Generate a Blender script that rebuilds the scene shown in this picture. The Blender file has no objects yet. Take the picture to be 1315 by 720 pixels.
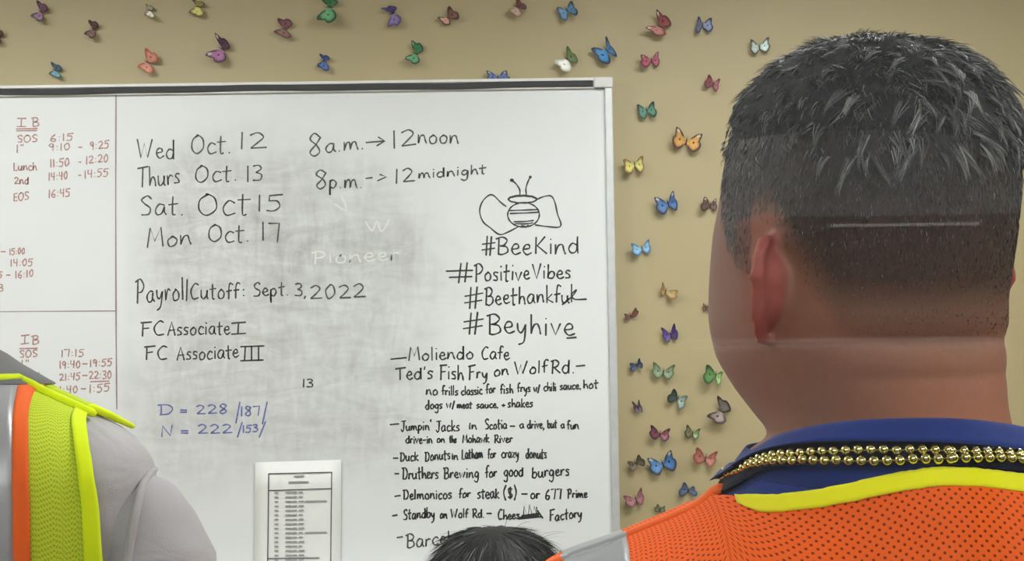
import bpy, bmesh, math, random
import numpy as np
from mathutils import Vector, Matrix
random.seed(7); np.random.seed(7)
SC = bpy.context.scene
COL = SC.collection

# ------------------------------------------------------------------ camera, world, lights, exposure
F_PX = 1500.0
CAM_POS = Vector((0.0, 0.0, 1.65))
PITCH = math.radians(2.4); ROLL = math.radians(0.80)
cam_d = bpy.data.cameras.new('camera'); cam = bpy.data.objects.new('camera', cam_d); COL.objects.link(cam)
cam_d.sensor_width = 36.0; cam_d.lens = F_PX/1315*36.0; cam_d.clip_start = 0.02
fwd = Vector((0, math.cos(PITCH), math.sin(PITCH)))
right0 = Vector((1, 0, 0)); up0 = right0.cross(fwd)
c_right = (right0*math.cos(ROLL) - up0*math.sin(ROLL)).normalized()
c_up = c_right.cross(fwd).normalized()
cam.matrix_world = Matrix.Translation(CAM_POS) @ Matrix((c_right, c_up, -fwd)).transposed().to_4x4()
SC.camera = cam
world = bpy.data.worlds.new('world'); SC.world = world; world.use_nodes = True
world.node_tree.nodes['Background'].inputs[0].default_value = (0.8, 0.85, 0.9, 1)
world.node_tree.nodes['Background'].inputs[1].default_value = 0.3
SC.view_settings.view_transform = 'Standard'; SC.view_settings.look = 'None'
SC.view_settings.gamma = 1.0; SC.view_settings.exposure = 0.85
CEIL_EMIT = 9.0
LIGHTS = [(-2.0, -1.35), (-0.4, -1.35), (1.2, -1.35), (-1.45, 1.75), (0.75, 1.75), (2.3, 0.1)]   # ceiling troffers, centre x, y; rear middle one added to brighten backs

def ray(px, py):
    d = fwd*F_PX + c_right*(px-657.5) - c_up*(py-360.0)
    return d.normalized()
def at(px, py, Y):
    "point where the line of sight through a pixel meets the upright plane y = Y"
    d = ray(px, py); t = (Y-CAM_POS.y)/d.y
    return CAM_POS + d*t
def proj(p):
    v = Vector(p)-CAM_POS
    z = v.dot(fwd)
    return (657.5+F_PX*v.dot(c_right)/z, 360-F_PX*v.dot(c_up)/z)

# ------------------------------------------------------------------ helpers
def lin(c):
    r = []
    for v in c[:3]:
        v = v/255.0
        r.append(v/12.92 if v <= 0.04045 else ((v+0.055)/1.055)**2.4)
    return (r[0], r[1], r[2], 1.0)
def mesh_obj(name, verts, faces, mat=None, parent=None, smooth=True, colors=None, uvs=None):
    me = bpy.data.meshes.new(name)
    me.from_pydata([tuple(v) for v in verts], [], [tuple(f) for f in faces])
    if colors is not None:
        ca = me.color_attributes.new('Col', 'FLOAT_COLOR', 'POINT')
        arr = np.array(colors, dtype=np.float32)
        if arr.shape[1] == 3: arr = np.hstack([arr, np.ones((len(arr), 1), np.float32)])
        ca.data.foreach_set('color', arr.ravel())
    if uvs is not None:
        ul = me.uv_layers.new(name='UVMap')
        li = np.empty(len(me.loops), dtype=np.int32); me.loops.foreach_get('vertex_index', li)
        ul.data.foreach_set('uv', np.array(uvs, dtype=np.float32)[li].ravel())
    if smooth: me.polygons.foreach_set('use_smooth', [True]*len(me.polygons))
    me.update()
    o = bpy.data.objects.new(name, me); COL.objects.link(o)
    if mat: me.materials.append(mat)
    if parent: o.parent = parent
    return o
def thing(name, label, cat, loc=(0, 0, 0), group=None, rotz=0):
    o = bpy.data.objects.new(name, None); COL.objects.link(o)
    o.location = loc; o.rotation_euler = (0, 0, rotz); o.empty_display_size = 0.05
    o['label'] = label; o['category'] = cat
    if group: o['group'] = group
    return o
def box_data(x0, x1, y0, y1, z0, z1, base=0):
    v = [(x0,y0,z0),(x1,y0,z0),(x1,y1,z0),(x0,y1,z0),(x0,y0,z1),(x1,y0,z1),(x1,y1,z1),(x0,y1,z1)]
    f = [(0,3,2,1),(4,5,6,7),(0,1,5,4),(1,2,6,5),(2,3,7,6),(3,0,4,7)]
    return v, [tuple(base+i for i in q) for q in f]
def box(name, x0, x1, y0, y1, z0, z1, mat, parent=None, bevel=0.0, kind=None):
    v, f = box_data(x0, x1, y0, y1, z0, z1)
    o = mesh_obj(name, v, f, mat, parent, smooth=False)
    if bevel:
        m = o.modifiers.new('bevel', 'BEVEL'); m.width = bevel; m.segments = 3
    if kind: o['kind'] = kind
    return o
def ellipsoid(c, r, nu=16, nv=10):
    v = [(c[0], c[1], c[2]+r[2])]
    for j in range(1, nv):
        th = math.pi*j/nv
        for i in range(nu):
            ph = 2*math.pi*i/nu
            v.append((c[0]+r[0]*math.sin(th)*math.cos(ph), c[1]+r[1]*math.sin(th)*math.sin(ph), c[2]+r[2]*math.cos(th)))
    v.append((c[0], c[1], c[2]-r[2]))
    f = [(0, 1+i, 1+(i+1) % nu) for i in range(nu)]
    for j in range(nv-2):
        for i in range(nu):
            a = 1+j*nu+i; b = 1+j*nu+(i+1) % nu
            f.append((a, a+nu, b+nu, b))
    L = len(v)-1; s = 1+(nv-2)*nu
    f += [(s+i, L, s+(i+1) % nu) for i in range(nu)]
    return v, f
def grid_faces(nr, nc, base=0, wrap=False, flip=False):
    f = []
    for r in range(nr-1):
        for c in range(nc if wrap else nc-1):
            a = base+r*nc+c; b = base+r*nc+(c+1) % nc
            q = (a, b, b+nc, a+nc)
            f.append(q[::-1] if flip else q)
    return f
def tube(points, radii, n=10, flat=1.0):
    "closed round tube through points, rounded ends"
    P = [Vector(p) for p in points]; V = []; Fc = []
    if not hasattr(radii, '__len__'): radii = [radii]*len(P)
    ref = Vector((0, 0, 1)) if abs((P[-1]-P[0]).normalized().z) < 0.8 else Vector((1, 0, 0))
    rings = []
    for i, p in enumerate(P):
        t = (P[min(i+1, len(P)-1)]-P[max(i-1, 0)]).normalized()
        if i == 0: rings.append((p-t*radii[0]*0.6, radii[0]*0.6, t))
        rings.append((p, radii[i], t))
        if i == len(P)-1: rings.append((p+t*radii[-1]*0.6, radii[-1]*0.6, t))
    for p, r, t in rings:
        u = t.cross(ref).normalized(); w = u.cross(t)
        for k in range(n):
            a = 2*math.pi*k/n
            V.append(p+u*(r*math.cos(a))+w*(r*flat*math.sin(a)))
    Fc = grid_faces(len(rings), n, wrap=True)
    Fc.append(tuple(range(n))[::-1]); b = (len(rings)-1)*n
    Fc.append(tuple(range(b, b+n)))
    return V, Fc
def merge(parts):
    V = []; Fc = []
    for v, f in parts:
        b = len(V); V += list(v); Fc += [tuple(b+i for i in q) for q in f]
    return V, Fc
def pchip(x, y, xi):
    "monotone cubic interpolation"
    x = np.asarray(x, float); y = np.asarray(y, float); xi = np.clip(np.asarray(xi, float), x[0], x[-1])
    h = np.diff(x); d = np.diff(y)/h; m = np.zeros(len(x))
    m[0] = d[0]; m[-1] = d[-1]
    for i in range(1, len(x)-1):
        if d[i-1]*d[i] > 0:
            w1 = 2*h[i]+h[i-1]; w2 = h[i]+2*h[i-1]
            m[i] = (w1+w2)/(w1/d[i-1]+w2/d[i])
    k = np.clip(np.searchsorted(x, xi)-1, 0, len(x)-2)
    t = (xi-x[k])/h[k]
    return (2*t**3-3*t**2+1)*y[k]+(t**3-2*t**2+t)*h[k]*m[k]+(-2*t**3+3*t**2)*y[k+1]+(t**3-t**2)*h[k]*m[k+1]

# ------------------------------------------------------------------ materials
MATS = {}
class NT:
    def __init__(s, name):
        s.m = bpy.data.materials.new(name); s.m.use_nodes = True
        s.t = s.m.node_tree; s.b = s.t.nodes['Principled BSDF']; s.out = s.t.nodes['Material Output']
    def n(s, typ, **kw):
        nd = s.t.nodes.new(typ)
        for k, v in kw.items(): setattr(nd, k, v)
        return nd
    def l(s, a, b): s.t.links.new(a, b)
    def math(s, op, a, b=None, clamp=False):
        nd = s.n('ShaderNodeMath', operation=op, use_clamp=clamp)
        for i, v in enumerate((a, b)):
            if v is None: continue
            if isinstance(v, (int, float)): nd.inputs[i].default_value = v
            else: s.l(v, nd.inputs[i])
        return nd.outputs[0]
    def noise(s, scale, detail=4, rough=0.5, vec=None, coord='Object', dist=0.0):
        if vec is None:
            tc = s.n('ShaderNodeTexCoord'); vec = tc.outputs[coord]
        nd = s.n('ShaderNodeTexNoise'); nd.inputs['Scale'].default_value = scale
        nd.inputs['Detail'].default_value = detail; nd.inputs['Roughness'].default_value = rough
        nd.inputs['Distortion'].default_value = dist
        s.l(vec, nd.inputs['Vector']); return nd.outputs['Fac']
    def mapping(s, scale, coord='Object'):
        tc = s.n('ShaderNodeTexCoord'); mp = s.n('ShaderNodeMapping')
        mp.inputs['Scale'].default_value = scale; s.l(tc.outputs[coord], mp.inputs['Vector']); return mp.outputs[0]
    def ramp(s, fac, stops):
        nd = s.n('ShaderNodeValToRGB'); cr = nd.color_ramp
        while len(cr.elements) < len(stops): cr.elements.new(0.5)
        for e, (p, c) in zip(cr.elements, stops): e.position = p; e.color = c
        s.l(fac, nd.inputs[0]); return nd.outputs[0]
    def mix(s, fac, a, b):
        nd = s.n('ShaderNodeMix', data_type='RGBA')
        for sock, v in ((nd.inputs[0], fac), (nd.inputs[6], a), (nd.inputs[7], b)):
            if isinstance(v, (int, float, tuple)): sock.default_value = v
            else: s.l(v, sock)
        return nd.outputs[2]
    def bump(s, h, strength=0.2, dist=0.002):
        nd = s.n('ShaderNodeBump'); nd.inputs['Strength'].default_value = strength
        nd.inputs['Distance'].default_value = dist; s.l(h, nd.inputs['Height'])
        s.l(nd.outputs[0], s.b.inputs['Normal'])
def simple(name, col, rough=0.6, metal=0.0, spec=0.5, var=0.06, nscale=30, bump=0.0, bscale=200):
    t = NT(name); c = lin(col)
    lo = tuple(v*(1-var) for v in c[:3])+(1,); hi = tuple(min(1, v*(1+var)) for v in c[:3])+(1,)
    t.l(t.ramp(t.noise(nscale), [(0.3, lo), (0.7, hi)]), t.b.inputs['Base Color'])
    t.b.inputs['Roughness'].default_value = rough; t.b.inputs['Metallic'].default_value = metal
    t.b.inputs['Specular IOR Level'].default_value = spec
    if bump: t.bump(t.noise(bscale), bump)
    MATS[name] = t.m; return t.m
def vcol_mat(name, rough=0.6, spec=0.3, bump=0.0, bscale=300, sss=0.0, trans=0.0):
    t = NT(name)
    a = t.n('ShaderNodeAttribute', attribute_name='Col')
    v = t.mix(t.math('MULTIPLY', t.noise(90), 0.25), a.outputs['Color'], (0.0, 0.0, 0.0, 1)) if False else a.outputs['Color']
    t.l(v, t.b.inputs['Base Color'])
    t.b.inputs['Roughness'].default_value = rough; t.b.inputs['Specular IOR Level'].default_value = spec
    if sss:
        t.b.inputs['Subsurface Weight'].default_value = sss; t.b.inputs['Subsurface Scale'].default_value = 0.004
        t.b.inputs['Subsurface Radius'].default_value = (1.0, 0.35, 0.2)
    if bump: t.bump(t.noise(bscale, 6), bump, 0.001)
    MATS[name] = t.m; return t.m
# ------------------------------------------------------------------ materials of the setting
WALL_Y = 2.94
t = NT('tan_wall_paint')
t.l(t.ramp(t.noise(1.2, 3), [(0.3, lin((172, 158, 119))), (0.7, lin((180, 165, 125)))]), t.b.inputs['Base Color'])
t.b.inputs['Roughness'].default_value = 0.55; t.bump(t.noise(180, 5), 0.12, 0.001); M_WALL = t.m
M_WALLF = simple('cool_grey_wall_paint', (128, 133, 134), 0.6)
M_CEIL = simple('white_ceiling_tile', (225, 224, 218), 0.9, bump=0.3, bscale=120)
M_FLOOR = simple('grey_vinyl_floor', (120, 116, 108), 0.4, var=0.1, nscale=8)
M_BASE = simple('dark_vinyl_baseboard', (55, 48, 42), 0.5)
M_WHITEP = simple('white_metal_paint', (225, 225, 222), 0.45)
M_DOOR = simple('brown_wood_door', (70, 44, 32), 0.45, var=0.2, nscale=12)
M_STEEL = simple('brushed_steel', (180, 180, 182), 0.3, 1.0)
M_FRIDGE = simple('grey_appliance_paint', (128, 128, 126), 0.4)
M_DARKCAB = simple('dark_brown_laminate', (48, 32, 28), 0.4, var=0.15)

XL, XR, YB, YF, ZC = -2.75, 3.1, -2.4, WALL_Y, 2.75
def slab(name, *a, **k): return box(name, *a, kind='structure', **k)
slab('floor', XL-0.1, XR+0.1, YB-0.1, YF+0.1, -0.1, 0.0, M_FLOOR)
slab('ceiling', XL-0.1, XR+0.1, YB-0.1, YF+0.1, ZC, ZC+0.1, M_CEIL)
slab('wall_back', XL, XR, YF, YF+0.1, 0, ZC, M_WALL)
slab('wall_front', XL, XR, YB-0.1, YB, 0, ZC, M_WALLF)
slab('wall_left', XL-0.1, XL, YB-0.1, YF+0.1, 0, ZC, M_WALL)
slab('wall_right', XR, XR+0.1, YB-0.1, YF+0.1, 0, ZC, M_WALL)
slab('baseboard_back', XL, XR, YF-0.012, YF, 0, 0.1, M_BASE)
slab('baseboard_front', XL, XR, YB, YB+0.012, 0, 0.1, M_BASE)
slab('baseboard_left', XL, XL+0.012, YB+0.012, YF-0.012, 0, 0.1, M_BASE)
slab('baseboard_right', XR-0.012, XR, YB+0.012, YF-0.012, 0, 0.1, M_BASE)
# wall behind the camera: door, then furniture added for its reflection in the pane
d = slab('door_1', -1.55, -0.65, YB, YB+0.045, 0.0, 2.02, M_DOOR)
v, f = ellipsoid((-0.73, YB+0.075, 1.0), (0.028, 0.032, 0.028)); mesh_obj('handle', v, f, M_STEEL, d)
box('door_frame', -1.63, -1.55, YB, YB+0.06, 0, 2.10, M_DARKCAB, d); box('door_frame', -0.65, -0.57, YB, YB+0.06, 0, 2.10, M_DARKCAB, d)
box('door_frame', -1.55, -0.65, YB, YB+0.06, 2.02, 2.10, M_DARKCAB, d)
cb = thing('added_cabinet', 'dark brown wall cabinet added behind the camera for its dark reflection in the clear pane', 'cabinet', (0.98, YB, 1.66))
box('body', -0.38, 0.42, 0, 0.28, 0, 0.25, M_DARKCAB, cb, bevel=.003)
for x0, x1 in ((-0.375, 0.018), (0.022, 0.415)):
    dd = box('door', x0, x1, 0.281, 0.30, 0.005, 0.215, M_DARKCAB, cb, bevel=.002)
box('reflection_strip', -0.22, 0.13, 0.281, 0.296, 0.222, 0.229, M_WHITEP, cb)  # white strip added for a bright line reflected in the pane
rf = thing('refrigerator', 'grey refrigerator added behind the camera for its paler reflection, beneath the dark cabinet', 'refrigerator', (0.70, YB+0.02, 0))  # added for the paler area it reflects in the pane
box('body', -0.33, 0.33, 0, 0.58, 0.02, 1.62, M_FRIDGE, rf, bevel=.01)
box('door', -0.33, 0.33, 0.585, 0.64, 0.03, 1.10, M_FRIDGE, rf, bevel=.012); box('door', -0.33, 0.33, 0.585, 0.64, 1.12, 1.61, M_FRIDGE, rf, bevel=.012)
box('handle', 0.24, 0.27, 0.641, 0.68, 0.70, 1.05, M_STEEL, rf, bevel=.006); box('handle', 0.24, 0.27, 0.641, 0.68, 1.16, 1.40, M_STEEL, rf, bevel=.006)
for fx in (-.28, .28):
    for fy in (.06, .52): box('foot', fx-.02, fx+.02, fy-.02, fy+.02, 0, 0.02, M_DARKCAB, rf)

# ceiling lights
t = NT('lit_diffuser'); t.b.inputs['Emission Color'].default_value = (0.97, 1.0, 1.0, 1); t.b.inputs['Emission Strength'].default_value = CEIL_EMIT
t.b.inputs['Base Color'].default_value = (0.8, 0.8, 0.8, 1); M_DIFF = t.m
places = ['above the far left of the room', 'x']
LBL = ['fluorescent ceiling panel behind the camera, by the left side wall', 'unseen ceiling panel added straight behind the camera to brighten the backs, middle of its row', 'fluorescent ceiling panel behind the camera, over the refrigerator',
       'fluorescent ceiling panel over the left shoulder of the tall worker in lime vest', 'fluorescent ceiling panel nearest the butterflies beside the whiteboard',
       'fluorescent ceiling panel by the right side wall']
for (lx, ly), lb in zip(LIGHTS, LBL):
    L = thing('ceiling_light', lb, 'ceiling light', (lx, ly, ZC), group='fluorescent ceiling panels')
    vf = merge([box_data(-0.62, 0.62, -0.32, -0.29, -0.03, 0), box_data(-0.62, 0.62, 0.29, 0.32, -0.03, 0),
                box_data(-0.62, -0.59, -0.29, 0.29, -0.03, 0), box_data(0.59, 0.62, -0.29, 0.29, -0.03, 0)])
    mesh_obj('frame', *vf, M_WHITEP, L, smooth=False)
    box('diffuser', -0.59, 0.59, -0.29, 0.29, -0.02, -0.008, M_DIFF, L)

# ------------------------------------------------------------------ whiteboard
BY = 2.912                                         # writing surface plane
BX1 = at(789.5, 300, BY).x; BTOP = at(700, 101.5, BY).z; BX0 = BX1-2.44; BBOT = BTOP-1.22
FW = 0.020
t = NT('whiteboard_enamel')
tc = t.n('ShaderNodeTexCoord'); sep = t.n('ShaderNodeSeparateXYZ'); t.l(tc.outputs['Object'], sep.inputs[0])
X = sep.outputs['X']; Z = sep.outputs['Z']
def bandf(v, lo, hi, soft):
    a = t.math('DIVIDE', t.math('SUBTRACT', v, lo-soft), soft*2, True)
    b = t.math('DIVIDE', t.math('SUBTRACT', hi+soft, v), soft*2, True)
    return t.math('MULTIPLY', a, b)
wx = t.math('ADD', X, t.math('MULTIPLY', t.math('SUBTRACT', t.noise(5, 3), 0.5), 0.25))
wz = t.math('ADD', Z, t.math('MULTIPLY', t.math('SUBTRACT', t.noise(4, 3), 0.5), 0.25))
pa = at(185, 250, BY); pb = at(560, 600, BY)
smear1 = bandf(wx, pa.x, pb.x, 0.07); smear1 = t.math('MULTIPLY', smear1, bandf(wz, pb.z, pa.z, 0.10))
pc = at(210, 195, BY); pd = at(500, 250, BY)
smear2 = t.math('MULTIPLY', bandf(wx, pc.x, pd.x, 0.06), bandf(wz, pd.z, pc.z, 0.05))
pe = at(330, 270, BY); pf = at(545, 340, BY)
smear3 = t.math('MULTIPLY', bandf(wx, pe.x, pf.x, 0.04), bandf(wz, pf.z, pe.z, 0.03))
strk = t.noise(1, 6, 0.65, vec=t.mapping((9, 9, 26)), dist=1.2)
strk2 = t.noise(1, 6, 0.6, vec=t.mapping((34, 30, 10)), dist=0.8)
blot = t.noise(11, 5, 0.6)
dirt = t.math('ADD', t.math('MULTIPLY', strk, 0.55), t.math('MULTIPLY', strk2, 0.45))
dirt = t.math('MULTIPLY', t.math('SUBTRACT', dirt, 0.38), 3.2, True)
mask = t.math('ADD', t.math('MULTIPLY', smear1, 0.55), t.math('MULTIPLY', smear2, 0.30), True)
mask = t.math('ADD', mask, t.math('MULTIPLY', t.math('MULTIPLY', smear3, 0.35), blot), True)
fac = t.math('MULTIPLY', mask, t.math('ADD', t.math('MULTIPLY', dirt, 0.75), 0.28), True)
fac = t.math('ADD', fac, t.math('MULTIPLY', t.noise(3, 4), 0.06), True)
t.l(t.mix(fac, lin((228, 231, 232)), lin((140, 141, 134))), t.b.inputs['Base Color'])
t.b.inputs['Roughness'].default_value = 0.38; t.b.inputs['Specular IOR Level'].default_value = 0.25; M_BOARD = t.m
M_ALU = simple('brushed_aluminium_frame', (205, 207, 208), 0.45, 0.35)
M_CORK = simple('charcoal_tack_strip', (48, 47, 50), 0.8, bump=0.3)
M_ALUG = simple('grey_plastic_cap', (222, 222, 222), 0.6)
wb = thing('whiteboard', 'large white dry-erase board covered in handwriting, in a thin silver frame', 'whiteboard', (0, 0, 0))
box('board_surface', BX0, BX1-0.004, BY, WALL_Y-0.001, BBOT, BTOP-0.004, M_BOARD, wb)
fr = mesh_obj('frame', *merge([box_data(BX1-FW, BX1, BY-0.009, WALL_Y-0.001, BBOT, BTOP-0.001),
     box_data(BX0, BX0+FW, BY-0.009, WALL_Y-0.001, BBOT, BTOP-0.001),
     box_data(BX0, BX1, BY-0.009, WALL_Y-0.001, BBOT-0.02, BBOT)]), M_ALU, wb, smooth=False)
m = fr.modifiers.new('bevel', 'BEVEL'); m.width = 0.003; m.segments = 2
rail_z = BTOP-0.026
rl = mesh_obj('top_rail', *merge([box_data(BX0, BX1-FW, BY-0.012, WALL_Y-0.001, BTOP-0.007, BTOP+0.0),
     box_data(BX0, BX1-FW, BY-0.008, BY, rail_z, BTOP-0.007)]), M_WHITEP, wb, smooth=False)
# dark insert strip, slightly wavy
n = 80; V = []; xs = np.linspace(BX0+0.002, at(761, 107, BY).x, n)
for i, x in enumerate(xs):
    w = 0.0012*math.sin(x*7)+0.0008*math.sin(x*19+1)
    z1 = BTOP-0.0075+w; z0 = z1-0.0155
    V += [(x, BY-0.010, z0), (x, BY-0.0135, z0+0.001), (x, BY-0.0135, z1-0.001), (x, BY-0.010, z1)]
mesh_obj('tack_strip', V, grid_faces(n, 4, flip=True)+[(0, 1, 2, 3), (4*n-1, 4*n-2, 4*n-3, 4*n-4)], M_CORK, wb, smooth=False)['label'] = 'charcoal tack strip along the top rail'
cx = at(762, 107, BY).x
box('end_cap', cx, BX1+0.001, BY-0.014, WALL_Y-0.002, BTOP-0.026, BTOP+0.001, M_ALUG, wb, bevel=0.004)
box('marker_tray', BX0+0.3, BX1-0.3, BY-0.07, BY-0.009, BBOT-0.018, BBOT-0.006, M_ALU, wb, bevel=0.003)

def ink(name, col, fade=0.25):
    t = NT(name); c = lin(col); b = lin(tuple(v+(205-v)*fade for v in col))
    t.l(t.ramp(t.noise(140, 4, 0.7), [(0.35, c), (0.75, b)]), t.b.inputs['Base Color'])
    t.b.inputs['Roughness'].default_value = 0.5; return t.m
INK_K = ink('black_marker_ink', (48, 50, 50), 0.35); INK_KD = ink('fresh_black_marker_ink', (32, 33, 34), 0.18)
INK_R = ink('faded_red_marker_ink', (172, 116, 110), 0.5); INK_B = ink('blue_marker_ink', (92, 104, 170), 0.3)
INK_G = ink('erased_marker_ghost', (222, 224, 218), 0.0); INK_L = ink('grey_red_marker_line', (150, 130, 132), 0.3)

def smooth_line(pts, sub=6):
    pieces = [[]]
    for p in pts:
        if pieces[-1] and abs(p[0]-pieces[-1][-1][0]) < 1e-6 and abs(p[1]-pieces[-1][-1][1]) < 1e-6: pieces.append([p])
        else: pieces[-1].append(p)
    out = []
    for pc in pieces:
        if len(pc) < 3:
            q = pc
        else:
            q = []; E = [pc[0]]+pc+[pc[-1]]
            for i in range(1, len(E)-2):
                p0, p1, p2, p3 = [np.array(e, float) for e in E[i-1:i+3]]
                for k in range(sub):
                    u = k/sub
                    q.append(tuple(0.5*((2*p1)+(-p0+p2)*u+(2*p0-5*p1+4*p2-p3)*u*u+(-p0+3*p1-3*p2+p3)*u**3)))
            q.append(pc[-1])
        out += q if not out else list(q)[1:]
    return out
def strokes_obj(name, strokes, wpx, mat, parent, Y=None, label=None, wv=0.18):
    "strokes: lists of photograph pixels, laid as thin ink ribbons on the board plane"
    Y = Y or (BY-0.0006); V = []; Fc = []
    for s in strokes:
        q = smooth_line(s)
        P = [at(p[0], p[1], Y) for p in q]; P = [(p.x, p.z) for p in P]
        Q = [P[0]]
        for p in P[1:]:
            if math.hypot(p[0]-Q[-1][0], p[1]-Q[-1][1]) > 2e-4: Q.append(p)
        hw = 0.5*wpx*Y/F_PX
        if len(Q) == 1: Q.append((Q[0][0]+hw*0.8, Q[0][1]))
        # rounded ends
        a = np.array(Q[0])-np.array(Q[1]); a /= np.linalg.norm(a); b = np.array(Q[-1])-np.array(Q[-2]); b /= np.linalg.norm(b)
        W = [hw*(1+wv*math.sin(i*0.7+len(V))) for i in range(len(Q))]
        Q = [tuple(np.array(Q[0])+a*hw*0.7)]+Q+[tuple(np.array(Q[-1])+b*hw*0.7)]; W = [hw*0.35]+W+[hw*0.35]
        base = len(V); N = len(Q)
        for i in range(N):
            p = np.array(Q[i]); tt = np.array(Q[min(i+1, N-1)])-np.array(Q[max(i-1, 0)]); L = np.linalg.norm(tt) or 1
            nn = np.array((-tt[1], tt[0]))/L
            for sgn in (1, -1):
                r = p+nn*W[i]*sgn; V.append((r[0], Y-0.00012*(base % 7)/7, r[1]))
        for i in range(N-1):
            Fc.append((base+2*i, base+2*i+1, base+2*i+3, base+2*i+2))
    o = mesh_obj(name, V, Fc, mat, parent, smooth=False)
    if label: o['label'] = label
    return o

# single-stroke handwriting: baseline 0, x-height 1; capitals and digits on a unit height
LOW = {
 'a': (1.0, [[(.85,.9),(.45,1.0),(.1,.5),(.3,0),(.65,.15),(.85,.85),(.85,.85),(.82,.3),(1.0,0)]]),
 'b': (.9, [[(.15,1.7),(.12,.9),(.12,.05),(.12,.05),(.3,.75),(.7,.9),(.85,.45),(.6,.02),(.12,.1)]]),
 'c': (.8, [[(.8,.85),(.45,1.0),(.12,.5),(.35,.02),(.85,.12)]]),
 'd': (1.0, [[(.8,.8),(.4,.95),(.1,.45),(.35,0),(.75,.3),(.85,1.7),(.85,1.7),(.85,0)]]),
 'e': (.8, [[(.12,.5),(.65,.6),(.6,.95),(.3,.95),(.1,.45),(.4,0),(.85,.2)]]),
 'f': (.7, [[(.8,1.6),(.5,1.7),(.35,1.3),(.32,0)],[(.05,.85),(.7,.95)]]),
 'g': (.9, [[(.8,.85),(.4,1.0),(.1,.5),(.4,.1),(.78,.5),(.8,.9),(.8,.9),(.75,-.5),(.4,-.85),(.05,-.6)]]),
 'h': (.9, [[(.15,1.7),(.13,0),(.13,0),(.3,.7),(.6,.9),(.78,.5),(.85,0)]]),
 'i': (.35, [[(.18,.95),(.18,0)],[(.18,1.4),(.2,1.45)]]),
 'j': (.5, [[(.35,.95),(.33,-.5),(.05,-.7)],[(.35,1.4),(.37,1.45)]]),
 'k': (.85, [[(.15,1.7),(.13,0)],[(.75,1.0),(.2,.45),(.2,.45),(.85,0)]]),
 'l': (.35, [[(.18,1.7),(.17,0)]]),
 'm': (1.4, [[(.1,.95),(.1,0),(.1,0),(.28,.8),(.55,.9),(.65,.05),(.65,.05),(.8,.8),(1.1,.9),(1.22,.4),(1.35,0)]]),
 'n': (.95, [[(.1,.95),(.1,0),(.1,0),(.3,.8),(.65,.9),(.78,.4),(.9,0)]]),
 'o': (.9, [[(.5,.98),(.12,.6),(.25,.05),(.7,.1),(.82,.65),(.5,.98),(.4,.9)]]),
 'p': (.9, [[(.15,.95),(.15,-.8),(.15,-.8),(.15,.6),(.45,.98),(.8,.6),(.55,.05),(.18,.15)]]),
 'r': (.7, [[(.12,.95),(.13,0),(.13,0),(.2,.6),(.45,.95),(.7,.85)]]),
 's': (.7, [[(.65,.9),(.3,.98),(.15,.7),(.5,.45),(.55,.1),(.08,.05)]]),
 't': (.75, [[(.35,1.6),(.33,.1),(.55,0)],[(.02,1.0),(.75,1.08)]]),
 'u': (.95, [[(.12,.95),(.12,.3),(.4,0),(.75,.4),(.8,.95),(.8,.95),(.8,.2),(.95,0)]]),
 'v': (.8, [[(.08,.95),(.38,.02),(.38,.02),(.75,1.0)]]),
 'w': (1.2, [[(.08,.95),(.32,.02),(.32,.02),(.58,.8),(.58,.8),(.8,.02),(.8,.02),(1.12,1.05)]]),
 'x': (.8, [[(.1,.95),(.75,0)],[(.7,1),(.05,0)]]),
 'y': (.85, [[(.1,.95),(.15,.4),(.45,.2),(.75,.9),(.75,.9),(.6,-.5),(.2,-.85)]]),
 'z': (.8, [[(.1,.92),(.7,.95),(.7,.95),(.1,.05),(.1,.05),(.8,.05)]]),
}
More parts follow.
